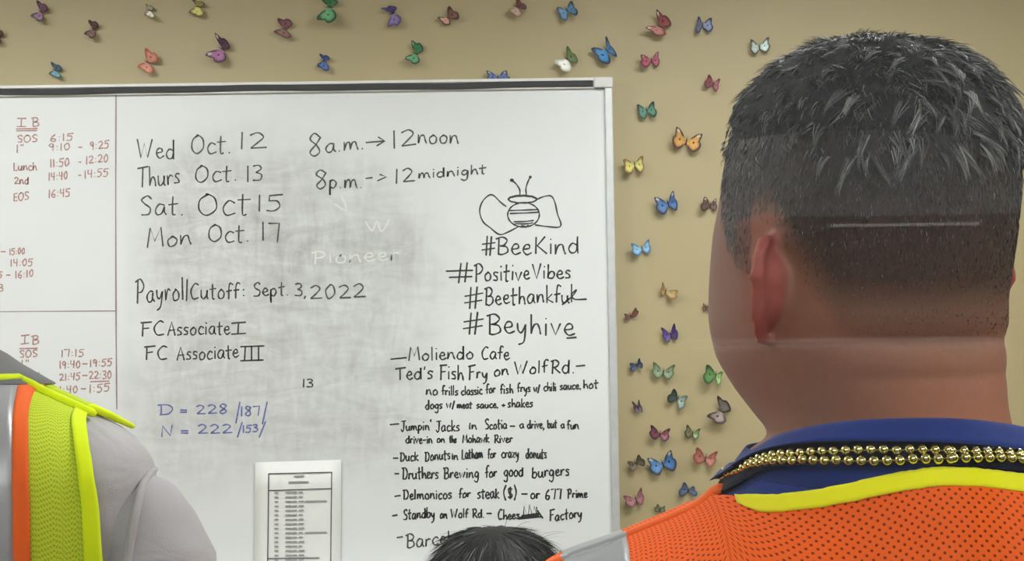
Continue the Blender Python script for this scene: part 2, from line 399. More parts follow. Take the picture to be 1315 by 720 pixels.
CAP = {
 'A': (.9, [[(.02,0),(.45,1),(.45,1),(.8,0)],[(.15,.38),(.8,.4)]]),
 'B': (.8, [[(.15,.98),(.12,0)],[(-.05,.92),(.4,1.02),(.7,.8),(.5,.55),(.2,.5),(.2,.5),(.65,.45),(.75,.15),(.4,-.02),(.1,.02)]]),
 'C': (.85, [[(.8,.9),(.5,1.0),(.12,.55),(.3,.05),(.8,.08)]]),
 'D': (.85, [[(.15,.98),(.13,0)],[(-.05,.95),(.5,.95),(.8,.55),(.55,.08),(.05,.02)]]),
 'E': (.75, [[(.7,.98),(.15,.95),(.15,.95),(.12,.02),(.12,.02),(.72,.04)],[(.12,.5),(.6,.52)]]),
 'F': (.75, [[(.15,.98),(.12,0)],[(.0,.95),(.78,1.0)],[(.12,.52),(.6,.56)]]),
 'H': (.9, [[(.12,1),(.1,0)],[(.8,1),(.78,0)],[(.1,.5),(.8,.52)]]),
 'I': (.7, [[(.35,.98),(.33,.02)],[(.02,.97),(.72,1.0)],[(.0,.02),(.7,.03)]]),
 'J': (.7, [[(.5,.98),(.48,.2),(.25,-.02),(.02,.15)],[(.1,.97),(.8,1.0)]]),
 'K': (.85, [[(.15,1),(.12,0)],[(.75,1),(.2,.45),(.2,.45),(.85,0)]]),
 'L': (.7, [[(.15,1),(.12,.02),(.12,.02),(.7,.05)]]),
 'M': (1.1, [[(.02,0),(.2,1),(.2,1),(.5,.3),(.5,.3),(.85,1),(.85,1),(1.0,0)]]),
 'N': (.95, [[(.1,0),(.15,.95),(.15,.95),(.7,.05),(.7,.05),(.85,1)]]),
 'O': (1.0, [[(.55,1.0),(.15,.75),(.1,.25),(.45,0),(.88,.3),(.85,.8),(.5,1.0),(.4,.96)]]),
 'P': (.75, [[(.15,1),(.12,-.05)],[(-.05,.9),(.4,1.02),(.72,.75),(.5,.48),(.15,.42)]]),
 'R': (.85, [[(.15,1),(.12,0)],[(-.02,.92),(.4,1.02),(.7,.78),(.5,.52),(.2,.48),(.2,.48),(.85,0)]]),
 'S': (.75, [[(.7,.85),(.45,1.0),(.12,.8),(.3,.55),(.65,.35),(.55,.05),(.1,.03)]]),
 'T': (.9, [[(.45,1),(.43,0)],[(.0,.95),(.95,1.02)]]),
 'V': (.85, [[(.05,1),(.42,.0),(.42,.0),(.8,1.05)]]),
 'W': (1.3, [[(.02,.98),(.3,0),(.3,0),(.6,.75),(.6,.75),(.8,.0),(.8,.0),(1.2,1.0)]]),
 '0': (.8, [[(.45,1.0),(.12,.6),(.3,.02),(.7,.35),(.6,.9),(.4,1.0)]]),
 '1': (.35, [[(.18,1.0),(.17,0)]]),
 '2': (.85, [[(.1,.85),(.45,1.0),(.7,.75),(.45,.4),(.1,.08),(.1,.08),(.85,.1)]]),
 '3': (.75, [[(.1,.95),(.5,1.0),(.65,.75),(.3,.55),(.3,.55),(.68,.4),(.6,.05),(.08,.05)]]),
 '4': (.8, [[(.15,1),(.12,.5),(.12,.5),(.7,.5)],[(.65,1),(.6,0)]]),
 '5': (.8, [[(.8,1.0),(.2,.95),(.2,.95),(.15,.6),(.15,.6),(.55,.6),(.65,.25),(.4,0),(.05,.05)]]),
 '6': (.75, [[(.6,.98),(.2,.6),(.15,.15),(.5,0),(.65,.35),(.2,.4)]]),
 '7': (.75, [[(.05,.95),(.7,1.0),(.7,1.0),(.55,0)]]),
 '8': (.75, [[(.65,.85),(.35,1.0),(.12,.78),(.5,.5),(.65,.2),(.35,0),(.12,.2),(.45,.52),(.68,.85)]]),
 '9': (.75, [[(.65,.75),(.4,1.0),(.12,.75),(.35,.5),(.65,.8),(.65,.8),(.55,0)]]),
 '.': (.3, [[(.12,.02),(.15,.03)]]), ',': (.3, [[(.18,.05),(.08,-.18)]]), ':': (.4, [[(.2,.12),(.21,.14)],[(.2,.6),(.21,.62)]]),
 "'": (.25, [[(.15,1.05),(.1,.82)]]), '"': (.4, [[(.1,1.0),(.1,.8)],[(.28,1.0),(.28,.8)]]),
 '-': (.7, [[(.08,.42),(.6,.45)]]), '=': (.8, [[(.05,.3),(.7,.3)],[(.05,.6),(.7,.6)]]), '/': (.5, [[(.45,1.05),(.05,-.1)]]),
 '#': (1.1, [[(.4,1.05),(.3,0)],[(.75,1.05),(.62,-.02)],[(.05,.62),(1.05,.72)],[(.0,.28),(1.0,.38)]]),
 '(': (.4, [[(.35,1.15),(.1,.5),(.3,-.15)]]), ')': (.4, [[(.05,1.15),(.3,.5),(.08,-.15)]]),
 '$': (.7, [[(.6,.85),(.2,.85),(.25,.5),(.6,.35),(.45,.1),(.1,.15)],[(.4,1.0),(.35,.0)],[(.45,.9),(.4,.05)]]),
 '+': (.6, [[(.05,.4),(.55,.42)],[(.3,.65),(.3,.15)]]),
}
rnd = random.Random(3)
def word(txt, x0, y0, x1, y1, cap, xh=None):
    "strokes of a handwritten word, in photograph pixels, between two baseline ends"
    xh = xh or cap*0.58
    W = 0; lay = []
    for ch in txt:
        low = ch in LOW; w, st = (LOW if low else CAP)[ch]
        ws = w*(1.0 if low else 1.25); lay.append((ch, W, ws, w, low, st)); W += ws+0.16
    W -= 0.16; sx = (x1-x0)/W; out = []
    for ch, off, ws, w, low, st in lay:
        dy = rnd.uniform(-.04, .04)*cap
        for s in st:
            q = []; prev = None; pj = None
            for (gx, gy) in s:
                if prev == (gx, gy): q.append(pj); continue
                X = x0+(off+gx*ws/w)*sx+rnd.uniform(-.02, .02)*cap
                if low: Y = gy*xh if gy <= 1 else xh+(gy-1)/.7*(cap-xh)
                else: Y = gy*cap
                u = (X-x0)/(x1-x0) if x1 != x0 else 0
                Yp = y0+(y1-y0)*u-Y+dy+rnd.uniform(-.02, .02)*cap
                pj = (X, Yp); q.append(pj); prev = (gx, gy)
            out.append(q)
    return out
def line(words, wpx, mat, label=None):
    for w in words:
        if isinstance(w[0], str): strokes_obj('handwritten_word', word(*w), wpx, mat, wb, label=label)
        else: strokes_obj('marker_stroke', [list(w)], wpx, mat, wb, label=label)
K = INK_K; D = INK_KD
line([('Wed',176,203,225,203,24,13),('Oct.',245,197,297,196,23,14),('12',306,192,342,191,21)], 2.0, K)
line([('Thurs',177,240,231,236,25,13),('Oct.',250,234,305,232,21,13),('13',315,233,337,232,20)], 1.9, K)
line([('Sat.',180,277,237,276,25,13),('Oct',253,277,321,275,27,19),('15',328,271,363,270,21)], 2.0, K)
line([('Mon',189,318,246,314,25,13),('Oct.',267,311,321,310,22,14),('17',334,309,360,311,24)], 2.0, K)
line([('8',395,201,413,200,29),('a.m.',417,196,468,191,12,11),[(470,183),(493,181)],[(486,176),(494,181),(494,181),(484,187)],('12',502,191,534,188,22),('noon',536,184,589,184,12,11)], 2.0, K)
line([('8',404,243,420,242,24),('p.m.',422,242,466,241,12,11),[(470,229),(478,228)],[(485,232),(496,227),(496,227),(488,224)],('12',506,235,532,233,18),('midnight',537,229,624,223,12,7)], 2.0, K)
line([('Payroll',175,387,242,385,28,14),('Cutoff',244,385,307,383,20,12),(':',310,381,316,381,16),('Sept.',325,381,371,379,18,10),('3,',378,380,394,380,16),('2022',397,384,469,383,18)], 2.0, K)
line([('FC',181,431,211,430,18),('Associate',215,430,295,429,17,10),('I',297,429,315,428,15)], 2.0, K)
line([('FC',186,462,215,461,17),('Associate',227,462,306,459,17,10),[(309,445),(339,444)],[(309,463),(338,462)],[(315,445),(314,463)],[(323,445),(323,463)],[(332,444),(332,463)]], 2.0, K)
line([('13',388,497,402,497,10)], 1.8, D)
line([('D',204,533,223,532,13),('=',231,532,241,532,10),('228',251,532,292,531,12),[(308,516),(303,543)],('187',308,534,334,533,12),[(343,516),(337,544)]], 1.9, INK_B, 'blue marker line')
line([('N',206,560,223,559,14),('=',232,559,243,559,10),('222',253,557,298,556,12),[(311,542),(305,561)],('153',311,555,331,554,9),[(341,541),(333,561)]], 1.9, INK_B, 'blue marker line')
# bee drawing
E = lambda cx, cy, rx, ry, n=14, a0=0: [(cx+rx*math.cos(a0+2*math.pi*i/n), cy+ry*math.sin(a0+2*math.pi*i/n)) for i in range(n+1)]
g = lambda L: [(560+x/3, 210+y/3) for x, y in L]
bee = [g([(295,66),(310,80),(322,100),(323,120)]), g([(362,53),(352,75),(346,98),(348,120)]), g(E(292,64,5,4,8)), g(E(292,65,2,2,6)), g(E(363,52,3,3,8)),
       g(E(333,137,55,15,16)), g(E(333,138,53,13,16)), g(E(337,197,61,47,18)), g([(283,181),(340,179),(392,177)]), g([(285,192),(340,190),(395,187)]),
       g([(300,224),(340,223),(375,219)]), g([(306,231),(345,232),(372,228)]), g([(330,238),(346,246),(346,246),(355,237)]), g([(336,240),(346,243),(352,240)]),
       g([(270,165),(250,150),(215,120),(183,140),(168,180),(180,222),(210,248),(245,273),(280,262),(318,242)]),
       g([(388,138),(415,127),(443,125),(458,150),(468,195),(481,232),(470,245),(425,242),(382,236)])]
strokes_obj('bee_drawing', bee, 1.9, D, wb, label='marker drawing of a bee with two wings')
line([('#',619,328,637,328,23),('Bee',638,327,682,326,22,13),('Kind',686,326,744,325,21,13)], 2.1, D)
line([[(573,348),(607,347)],[(577,356),(606,355)],[(592,338),(589,363)],[(600,337),(597,362)],('Positive',610,361,680,359,22,11),('Vibes',683,358,733,357,18,10)], 2.1, D)
line([('#',596,397,621,395,26),('Beethankful',623,391,736,388,22,11),[(722,391),(735,380),(740,372),(734,378),(738,384),(753,384)]], 2.1, D)
line([('#',595,428,622,427,26),('Beyhive',626,428,737,431,25,15),[(728,434),(740,433)]], 2.2, D)
line([[(502,461),(522,459)],('Moliendo',525,463,608,460,17,9),('Cafe',618,461,654,461,16,9)], 2.0, D)
line([('Ted\'s',508,488,556,486,15,10),('Fish',565,487,595,487,19,10),('Fry',602,487,626,485,18,8),('on',634,483,653,481,9,8),('Wolf',661,481,703,478,16,9),('Rd.',708,480,738,478,17,11),[(740,470),(751,469)]], 2.1, D)
line([('no',547,507,562,507,8,7),('frills',567,507,588,507,12,6),('classic',592,507,619,506,11,6),('for',624,505,636,504,12,6),('fish',642,505,659,505,12,6),('frys',664,503,681,503,12,6),('w/',685,503,693,503,9,6),('chili',698,502,714,502,11,6),('sauce,',719,500,746,499,6,5.5),('hot',749,499,768,498,11,6)], 1.9, D)
line([('dogs',546,525,568,524,12,6),('w/',573,524,584,524,9,6),('meat',587,524,606,524,8,5),('sauce,',612,524,640,523,6,5),('+',644,523,649,523,6),('shakes',652,523,684,522,11,6)], 1.9, D)
line([[(501,545),(512,544)],('Jumpin\'',515,553,554,552,13,6),('Jacks',560,554,590,553,14,7),('in',602,551,612,551,8,6),('Scotia',623,551,651,550,13,6),[(655,547),(661,547)],('a',667,549,673,549,6,5),('drive,',677,550,699,550,11,6),('but',703,549,715,549,10,6),('a',720,549,725,549,6,5),('fun',728,550,743,551,11,6)], 1.9, D)
line([('drive-in',521,569,555,569,10,6),('on',561,568,571,568,6,5),('the',577,568,586,568,9,5),('Mohawk',594,568,628,568,10,6),('River',635,568,658,568,10,6)], 1.9, D)
line([[(505,588),(511,588)],('Duck',514,592,537,591,11,7),('Donuts',546,592,578,589,12,7),('in',580,590,588,590,8,6),('Latham',593,589,620,588,12,7),('for',626,588,637,587,12,6),('crazy',644,588,666,587,8,7),('donuts',675,588,702,588,13,7)], 1.9, D)
line([[(507,608),(512,608)],('Druthers',517,615,563,614,15,8),('Brewing',570,614,615,613,14,7),('for',623,613,638,612,15,7),('good',647,612,672,611,11,8),('burgers',683,613,731,610,13,8)], 2.0, D)
line([[(507,637),(514,636)],('Delmonicos',518,641,580,640,12,7),('for',589,639,604,638,12,6),('steak',613,640,641,639,12,8),('($)',646,640,664,640,15),[(670,634),(677,634)],('or',681,640,693,640,8,7),('677',700,641,721,640,13),('Prime',729,639,754,639,11,6)], 2.0, D)
scr = [(666,666),(695,663)], [(672,665),(673,650),(673,650),(678,664),(678,664),(680,648),(680,648),(684,663),(684,663),(686,650),(686,650),(690,663),(690,663),(689,651)], [(668,664),(692,661)], [(670,662),(692,659)], [(690,655),(697,665)]
line([[(504,662),(510,661)],('Standby',518,667,558,664,13,7),('on',565,665,574,665,7,6),('Wolf',579,665,601,664,11,6),('Rd.',607,664,622,664,11,6),[(625,659),(631,659)],('Chees',639,667,667,666,13,6)]+list(scr)+[('Factory',706,669,747,664,14,7)], 2.0, D)
line([[(510,690),(517,689)],('Barcelona',522,703,612,695,17,10)], 2.0, K)
# faded red notes on the left third
R = INK_R
line([('I',22,163,33,163,11),('B',41,162,50,162,11),[(21,165.5),(48,165)],[(21,168),(47,167.5)]], 1.6, R, 'faded red line')
line([('SOS',22,183,48,182,9),('6:15',64,182,94,180,9)], 1.6, R, 'faded red line')
line([('1"',20,196,31,195,10),('9:10',62,194,90,192,9),[(101,189),(105,189)],('9:25',115,192,140,190,10)], 1.6, R, 'faded red line')
line([('Lunch',17,219,47,218,10,6),('11:50',64,215,89,213,10),[(101,208),(104,208)],('12:20',110,211,139,208,10)], 1.6, R, 'faded red line')
line([('2nd',18,237,37,236,9,6),('14:40',62,232,87,230,10),[(101,225),(104,225)],('14:55',108,229,139,226,10)], 1.6, R, 'faded red line')
line([('EOS',17,258,37,256,10),('16:45',62,254,90,252,10)], 1.6, R, 'faded red line')
line([[(1,323),(7,323)],('15:00',12,327,32,326,8)], 1.5, R, 'faded red line')
line([('14:05',13,342,42,341,9)], 1.5, R, 'faded red line')
line([('5',-3,357,3,357,8),[(8,353),(13,353)],('16:10',19,357,43,355,9)], 1.5, R, 'faded red line')
line([('3',-2,374,4,374,9)], 1.5, R, 'faded red line')
line([('I',27,442,37,441,11),('B',41,442,50,441,11)], 1.6, R, 'faded red line')
line([[(25,447.5),(48,447)],('SOS',25,459,48,458,9),('17:15',78,458,108,457,9)], 1.6, R, 'faded red line')
line([('1"',26,473,38,472,10),('19:40',76,473,103,472,9),[(106,467),(112,467)],('19:55',115,471,144,469,9)], 1.6, R, 'faded red line')
line([('Lunch',26,490,54,488,10,6),('21:45',76,489,103,487,9),[(106,482),(112,482)],('22:30',114,487,143,486,10),[(116,490),(140,489)]], 1.6, R, 'faded red line')
line([('1:40',76,505,100,504,9),[(104,499),(110,499)],('1:55',114,504,141,502,10)], 1.6, R, 'faded red line')
strokes_obj('dividing_line', [[(149,116),(148.6,250),(149,400),(149.5,470),(150,525)]], 1.8, INK_L, wb, label='grey-red vertical dividing line')
strokes_obj('dividing_line', [[(-150,402),(0,400),(149,399)]], 1.3, INK_L, wb, label='grey-red horizontal dividing line')
# ghosts of erased writing
gst = word('Pioneer', 402, 338, 512, 334, 15, 10)+[[(470,285),(478,296),(484,284),(490,297),(500,282)],[(430,262),(445,270),(438,250)]]
strokes_obj('erased_writing', gst, 2.2, INK_G, wb, Y=BY-0.0004, label='pale trace of erased writing')

# printed sheet
M_PAPER = simple('white_paper', (232, 233, 231), 0.8, var=0.02)
PY = BY-0.0025
pp = thing('printed_sheet', 'white printed schedule sheet taped to the lower middle of the whiteboard', 'paper', at(382, 660, PY))
def pl(px, py, dy=0.0): return at(px, py, PY-dy)-pp.location
c = [pl(326, 792), pl(437, 789), pl(438.5, 590), pl(328, 593.5)]
n = 7; V = []; 
for j in range(n):
    for i in range(n):
        a = c[0].lerp(c[1], i/(n-1)); b = c[3].lerp(c[2], i/(n-1)); p = a.lerp(b, j/(n-1)); p.y = -0.0018*((i/(n-1)*2-1)**2); V.append(p)
o = mesh_obj('sheet', V, grid_faces(n, n), M_PAPER, pp); m = o.modifiers.new('s', 'SOLIDIFY'); m.thickness = 0.0003; m.offset = 1
INK_P = ink('printer_ink', (70, 72, 75), 0.1); INK_P2 = ink('light_printer_ink', (150, 152, 153), 0.15)
def flat(name, strokes, w, mat):
    o = strokes_obj(name, strokes, w, mat, None, Y=PY-0.0028, wv=0.05)
    o.data.transform(Matrix.Translation(-pp.location)); o.parent = pp; return o
flat('table_border', [[(345,608),(426,606)],[(345.5,629.5),(425.5,627)],[(345,608),(343,785)],[(426,606),(424,783)],[(344,717),(410,716)]], 1.2, INK_P)
rows = [[(378,611.5),(390,611)],[(371,619),(396,618.5)]]
for k in range(24):
    y = 632.5+k*5.75
    rows.append([(353,y),(357,y)])
    rows.append([(367,y-.2),(374,y-.3)]); rows.append([(375.5,y-.3),(381,y-.4)])
    rows.append([(384,y-.5),(384+rnd.uniform(3,7),y-.6)])
    if k in (2, 9): rows.append([(392,y-.5),(419,y-1)])
flat('printed_rows', rows, 2.0, INK_P2)
# ------------------------------------------------------------------ butterflies stuck to the wall
M_WING = vcol_mat('printed_butterfly_wing', 0.45, 0.4)
M_BODY = simple('black_butterfly_body', (38, 32, 30), 0.6)
# wing outline: a along the forewing, b along the hindwing
FORE = [(0,0),(.25,-.08),(.55,-.13),(.85,-.13),(1.0,-.04),(1.03,.06),(.93,.20),(.80,.34),(.66,.48)]
HIND = [(.66,.48),(.68,.64),(.62,.82),(.46,.97),(.24,1.05),(.05,1.04),(-.08,.90),(-.11,.6),(-.06,.3)]
OUT = FORE+HIND[1:]
LIFTR = random.Random(5)
def wing_mesh(C, F, H, col, edge, spot, lift, parent, seed):
    """C body, F forewing tip, H hindwing tip: points on the wall plane (x, z) in metres relative to the body"""
    rr = random.Random(seed); NR = 8
    o2 = []
    for i in range(len(OUT)):
        p, q = OUT[i], OUT[(i+1) % len(OUT)]
        o2 += [p, ((p[0]+q[0])/2, (p[1]+q[1])/2)]
    V = []; Cc = []; cen = (0.33, 0.33); n = len(o2)
    m_ = sum(col)/3; col = [0.78*c_+0.22*m_+6 for c_ in col]
    colv = np.array(lin(col)[:3]); edv = np.array(lin(edge)[:3]); wh = np.array(lin((232, 228, 220))[:3])
    for k in range(NR+1):
        f = k/NR
        for i, (a, b) in enumerate(o2):
            A = cen[0]+(a-cen[0])*f; B = cen[1]+(b-cen[1])*f
            x = F[0]*A+H[0]*B; z = F[1]*A+H[1]*B
            r = math.hypot(x, z)
            y = -(0.004+lift*r)
            V.append((x, y, z))
            dist = math.hypot(a, b)
            e = 0.0
            if f > 0.80 and dist > .35: e = 1.0
            elif f > 0.70 and dist > .35: e = 0.6
            tipz = A > 0.74
            if tipz: e = max(e, 0.85)
            vein = 0.25 if (i % 4 == 0 and f > .3) else 0.0
            c = colv*(1-e)+edv*e; c = c*(1-vein)+edv*vein
            c = c*(1.0+0.25*(1-f))
            if spot is not None and 0.70 < A < 0.88 and -.05 < B < .14: c = c*0.25+(np.array(lin(spot)[:3]))*0.75
            Cc.append(c*rr.uniform(.94, 1.06))
    fc = grid_faces(NR+1, n, wrap=True)[n:]
    fc += [tuple(n+i for i in range(n))]
    o = mesh_obj('wing', V, fc, M_WING, parent, colors=Cc)
    m = o.modifiers.new('s', 'SOLIDIFY'); m.thickness = 0.0004; m.offset = 0
    return o
O = {1:(0,0),2:(170,0),3:(340,0),4:(480,0),5:(615,0),6:(750,0),7:(870,20),8:(790,110),9:(790,190),10:(790,290),11:(790,380),12:(800,450),13:(795,500),14:(795,560)}
W_ = (235, 230, 222)
# region, body, (foretip, hindtip, colour, edge) x2, tip spot, liftA, liftB, label
BF = [  # top row: one wing's colour painted darker as its shaded side
 (1,(345,100),((305,0),(405,85),(112,62,98),(72,35,60)),((255,130),(370,165),(155,112,152),(85,55,75)),None,'mauve butterfly, upper wing painted in shaded plum, leftmost complete one of the top row'),
 (1,(785,245),((738,165),(830,215),(92,55,58),(66,40,42)),((705,280),(805,305),(140,96,96),(75,45,45)),None,'small dusty pink butterfly, one wing painted in shaded brown, in the upper left, left of the white one'),
 (1,(-12,310),((-50,235),(32,290),(92,50,42),(70,40,35)),((-60,345),(16,352),(110,60,50),(75,45,40)),None,'dark red-brown butterfly cut by the left edge of the picture'),
 (1,(465,592),((428,520),(525,585),(40,86,106),(38,62,70)),((412,622),(520,642),(95,165,190),(50,75,80)),None,'small teal blue butterfly at lower left, just over the whiteboard rail'),
 (2,(145,88),((108,30),(178,72),(175,165,140),(110,98,75)),((104,125),(196,140),(240,236,224),(120,102,80)),None,'small white butterfly with thin dark tips in the top row'),
 (2,(552,55),((500,-12),(612,38),(150,142,48),(78,70,36)),((475,105),(606,118),(222,212,98),(110,98,66)),None,'yellow butterfly with its shaded wing painted olive, cut by the top edge'),
 (2,(128,522),((110,402),(212,512),(205,125,100),(172,92,70)),((44,562),(180,600),(212,135,108),(178,98,76)),None,'salmon pink butterfly just over the whiteboard, left of the big magenta one'),
 (2,(758,412),((690,275),(822,398),(80,28,58),(42,16,34)),((614,455),(786,506),(165,98,155),(84,48,66)),W_,'large lilac butterfly, upper wing painted deep magenta as its shaded side'),
 (3,(165,243),((108,155),(234,198),(124,56,66),(72,30,34)),((78,268),(226,308),(142,96,92),(90,55,52)),None,'dark crimson butterfly in the top row, left of the big green one'),
 (3,(545,58),((475,-18),(618,18),(32,116,52),(25,62,32)),((440,158),(606,146),(96,180,115),(42,72,46)),None,'big emerald green butterfly cut by the top edge'),
 (3,(500,512),((460,450),(548,492),(34,62,148),(24,28,66)),((440,552),(545,580),(62,98,178),(40,50,90)),None,'small royal blue butterfly just over the whiteboard rail, under the emerald one'),
 (4,(160,110),((62,66),(190,58),(66,42,132),(44,30,78)),((122,220),(230,158),(124,104,174),(78,64,108)),(120,115,190),'lavender butterfly in the top row, shaded wing painted violet'),
 (4,(625,150),((632,50),(712,158),(128,74,56),(60,32,30)),((536,148),(640,208),(218,152,126),(62,46,40)),None,'peach butterfly in the top row, shaded wing painted brown, right of the violet one'),
 (4,(352,450),((318,342),(418,418),(40,128,66),(25,56,34)),((264,490),(386,520),(86,170,114),(30,66,40)),(150,190,150),'green butterfly with black tips over the middle of the whiteboard'),
 (5,(162,652),((68,592),(118,700),(62,98,172),(30,36,70)),((228,592),(236,700),(62,98,172),(30,36,70)),(200,190,170),'dark blue butterfly half hidden behind the top rail of the whiteboard'),
 (5,(318,58),((325,-20),(396,78),(122,56,50),(80,42,38)),((250,92),(362,128),(198,164,148),(150,118,102)),None,'pale pink butterfly with its shaded wing painted dark red, cut by the top edge'),
 (5,(738,82),((652,68),(740,172),(88,146,196),(70,88,110)),((782,6),(816,132),(70,128,186),(48,58,74)),None,'sky blue butterfly at the top, between the pale pink and the red ones'),
 (5,(748,502),((745,385),(830,526),(92,122,62),(74,100,50)),((636,518),(770,592),(244,244,240),(200,205,190)),None,'white and leaf green butterfly over the right end of the whiteboard'),
 (6,(195,425),((62,410),(214,534),(48,136,208),(24,38,62)),((188,303),(274,478),(54,116,182),(22,34,58)),None,'big bright blue butterfly with dark edges over the whiteboard corner'),
 (6,(642,225),((612,78),(735,208),(154,62,62),(86,34,34)),((518,232),(686,292),(196,118,112),(120,70,64)),W_,'big brick red butterfly with white-tipped wings'),
 (6,(568,507),((480,460),(524,568),(178,76,102),(108,44,58)),((624,433),(612,562),(180,80,106),(112,48,62)),(200,150,160),'rose pink butterfly below the big brick red one'),
 (7,(210,82),((176,8),(170,152),(92,98,138),(58,62,88)),((286,18),(266,140),(130,142,190),(48,56,86)),None,'slate blue butterfly with a white centre, right of the big brick red one'),
 (7,(690,268),((616,200),(652,328),(176,196,186),(82,72,64)),((766,180),(746,310),(192,226,220),(78,58,58)),None,'pale mint butterfly with brown edges, beside the hair of the man'),
 (7,(302,572),((264,496),(244,610),(142,60,76),(92,34,48)),((358,530),(318,638),(168,92,102),(110,50,62)),None,'small crimson butterfly left of the hair of the man'),
 (8,(266,205),((184,160),(248,284),(72,134,108),(34,62,48)),((324,132),(328,264),(74,136,112),(34,60,48)),None,'dark green butterfly right of the whiteboard top corner'),
 (8,(598,470),((520,346),(516,528),(216,152,62),(74,34,28)),((730,404),(654,558),(220,156,64),(74,34,28)),W_,'orange and yellow butterfly with black veined edges'),
 (9,(163,138),((70,96),(128,218),(206,198,88),(130,98,60)),((232,66),(216,210),(208,200,90),(128,96,62)),None,'yellow butterfly with brown tips beside the whiteboard frame'),
 (9,(447,470),((332,414),(412,556),(62,108,174),(28,40,84)),((488,360),(514,526),(56,102,170),(28,40,84)),W_,'blue butterfly with white-spotted black tips, below the orange one'),
 (9,(800,480),((752,410),(740,532),(102,66,56),(60,36,34)),((850,425),(836,530),(102,66,56),(60,36,34)),W_,'brown butterfly half hidden behind the temple of the man'),
 (10,(226,190),((136,148),(192,250),(126,180,220),(66,112,150)),((284,112),(274,234),(122,176,216),(64,110,150)),None,'light blue butterfly beside the whiteboard frame, above the tan one'),
 (10,(424,552),((398,470),(396,584),(166,120,50),(136,98,44)),((528,542),(470,614),(176,146,80),(142,108,54)),None,'tan and gold butterfly that nearly blends with the wall'),
 (10,(764,685),((740,648),(748,714),(112,72,42),(84,52,34)),((800,655),(790,710),(112,72,42),(84,52,34)),None,'sliver of a brown butterfly behind the cheek of the man'),
 (11,(130,168),((76,148),(112,200),(112,54,36),(78,36,30)),((174,98),(178,168),(128,62,42),(80,36,30)),None,'small rust brown butterfly beside the whiteboard frame'),
 (11,(466,325),((386,265),(448,388),(78,46,138),(48,28,92)),((498,230),(518,364),(58,32,108),(42,24,88)),None,'deep purple butterfly right of the small rust brown one'),
 (11,(182,580),((124,565),(158,632),(42,62,112),(20,30,54)),((204,522),(226,606),(38,56,106),(18,28,52)),None,'small navy butterfly left of the pale green one'),
 (11,(405,640),((322,555),(352,692),(134,154,118),(84,110,76)),((502,576),(446,700),(132,152,116),(84,108,74)),None,'pale sage green butterfly right of the small navy one'),
 (12,(782,205),((706,118),(712,280),(92,148,72),(48,88,44)),((840,180),(800,294),(132,168,96),(80,120,60)),None,'leaf green butterfly half hidden behind the neck of the man'),
 (12,(462,402),((428,322),(386,436),(56,72,66),(30,40,36)),((544,384),(474,492),(124,144,134),(78,92,88)),None,'dark and light grey-green butterfly left of the black-veined one'),
 (12,(128,478),((76,425),(122,524),(84,52,84),(46,26,46)),((134,412),(164,522),(94,72,88),(50,30,48)),None,'narrow dark purple butterfly with folded wings near the frame'),
 (12,(826,508),((796,380),(908,500),(112,102,92),(44,36,36)),((706,548),(862,600),(140,120,114),(54,36,38)),None,'large grey swallowtail butterfly with black edges beside the neck of the man'),
 (13,(345,376),((270,298),(292,418),(134,62,78),(62,36,72)),((428,328),(382,438),(154,72,88),(64,36,74)),None,'plum red butterfly above the large sky blue one'),
 (13,(620,370),((572,296),(574,408),(112,112,72),(48,48,34)),((682,328),(642,424),(134,168,98),(54,58,40)),None,'small black and lime butterfly right of the plum red one'),
 (13,(368,628),((242,576),(328,718),(72,130,196),(44,58,84)),((432,510),(462,684),(56,112,184),(40,50,78)),W_,'large sky blue butterfly near the foot of the wall display'),
 (13,(728,580),((655,484),(656,622),(184,102,88),(150,76,62)),((828,520),(768,648),(186,104,90),(152,78,64)),None,'coral pink butterfly beside the blue shirt collar'),
 (13,(146,620),((72,605),(130,684),(98,88,58),(68,58,40)),((164,546),(214,640),(96,86,56),(66,56,38)),None,'olive brown butterfly left of the large sky blue one'),
 (14,(142,528),((38,500),(112,594),(168,106,112),(130,80,86)),((188,430),(192,574),(166,104,110),(128,78,84)),None,'dusty pink butterfly at the bottom beside the whiteboard frame'),
 (14,(584,456),((545,386),(518,508),(76,94,130),(54,68,98)),((630,420),(640,505),(76,94,130),(54,68,98)),None,'slate blue butterfly peeking over the shoulder of the orange vest'),
 (14,(345,618),((325,568),(304,634),(108,112,72),(74,76,52)),((385,585),(370,650),(108,112,72),(74,76,52)),None,'olive butterfly mostly hidden behind the orange vest'),
]
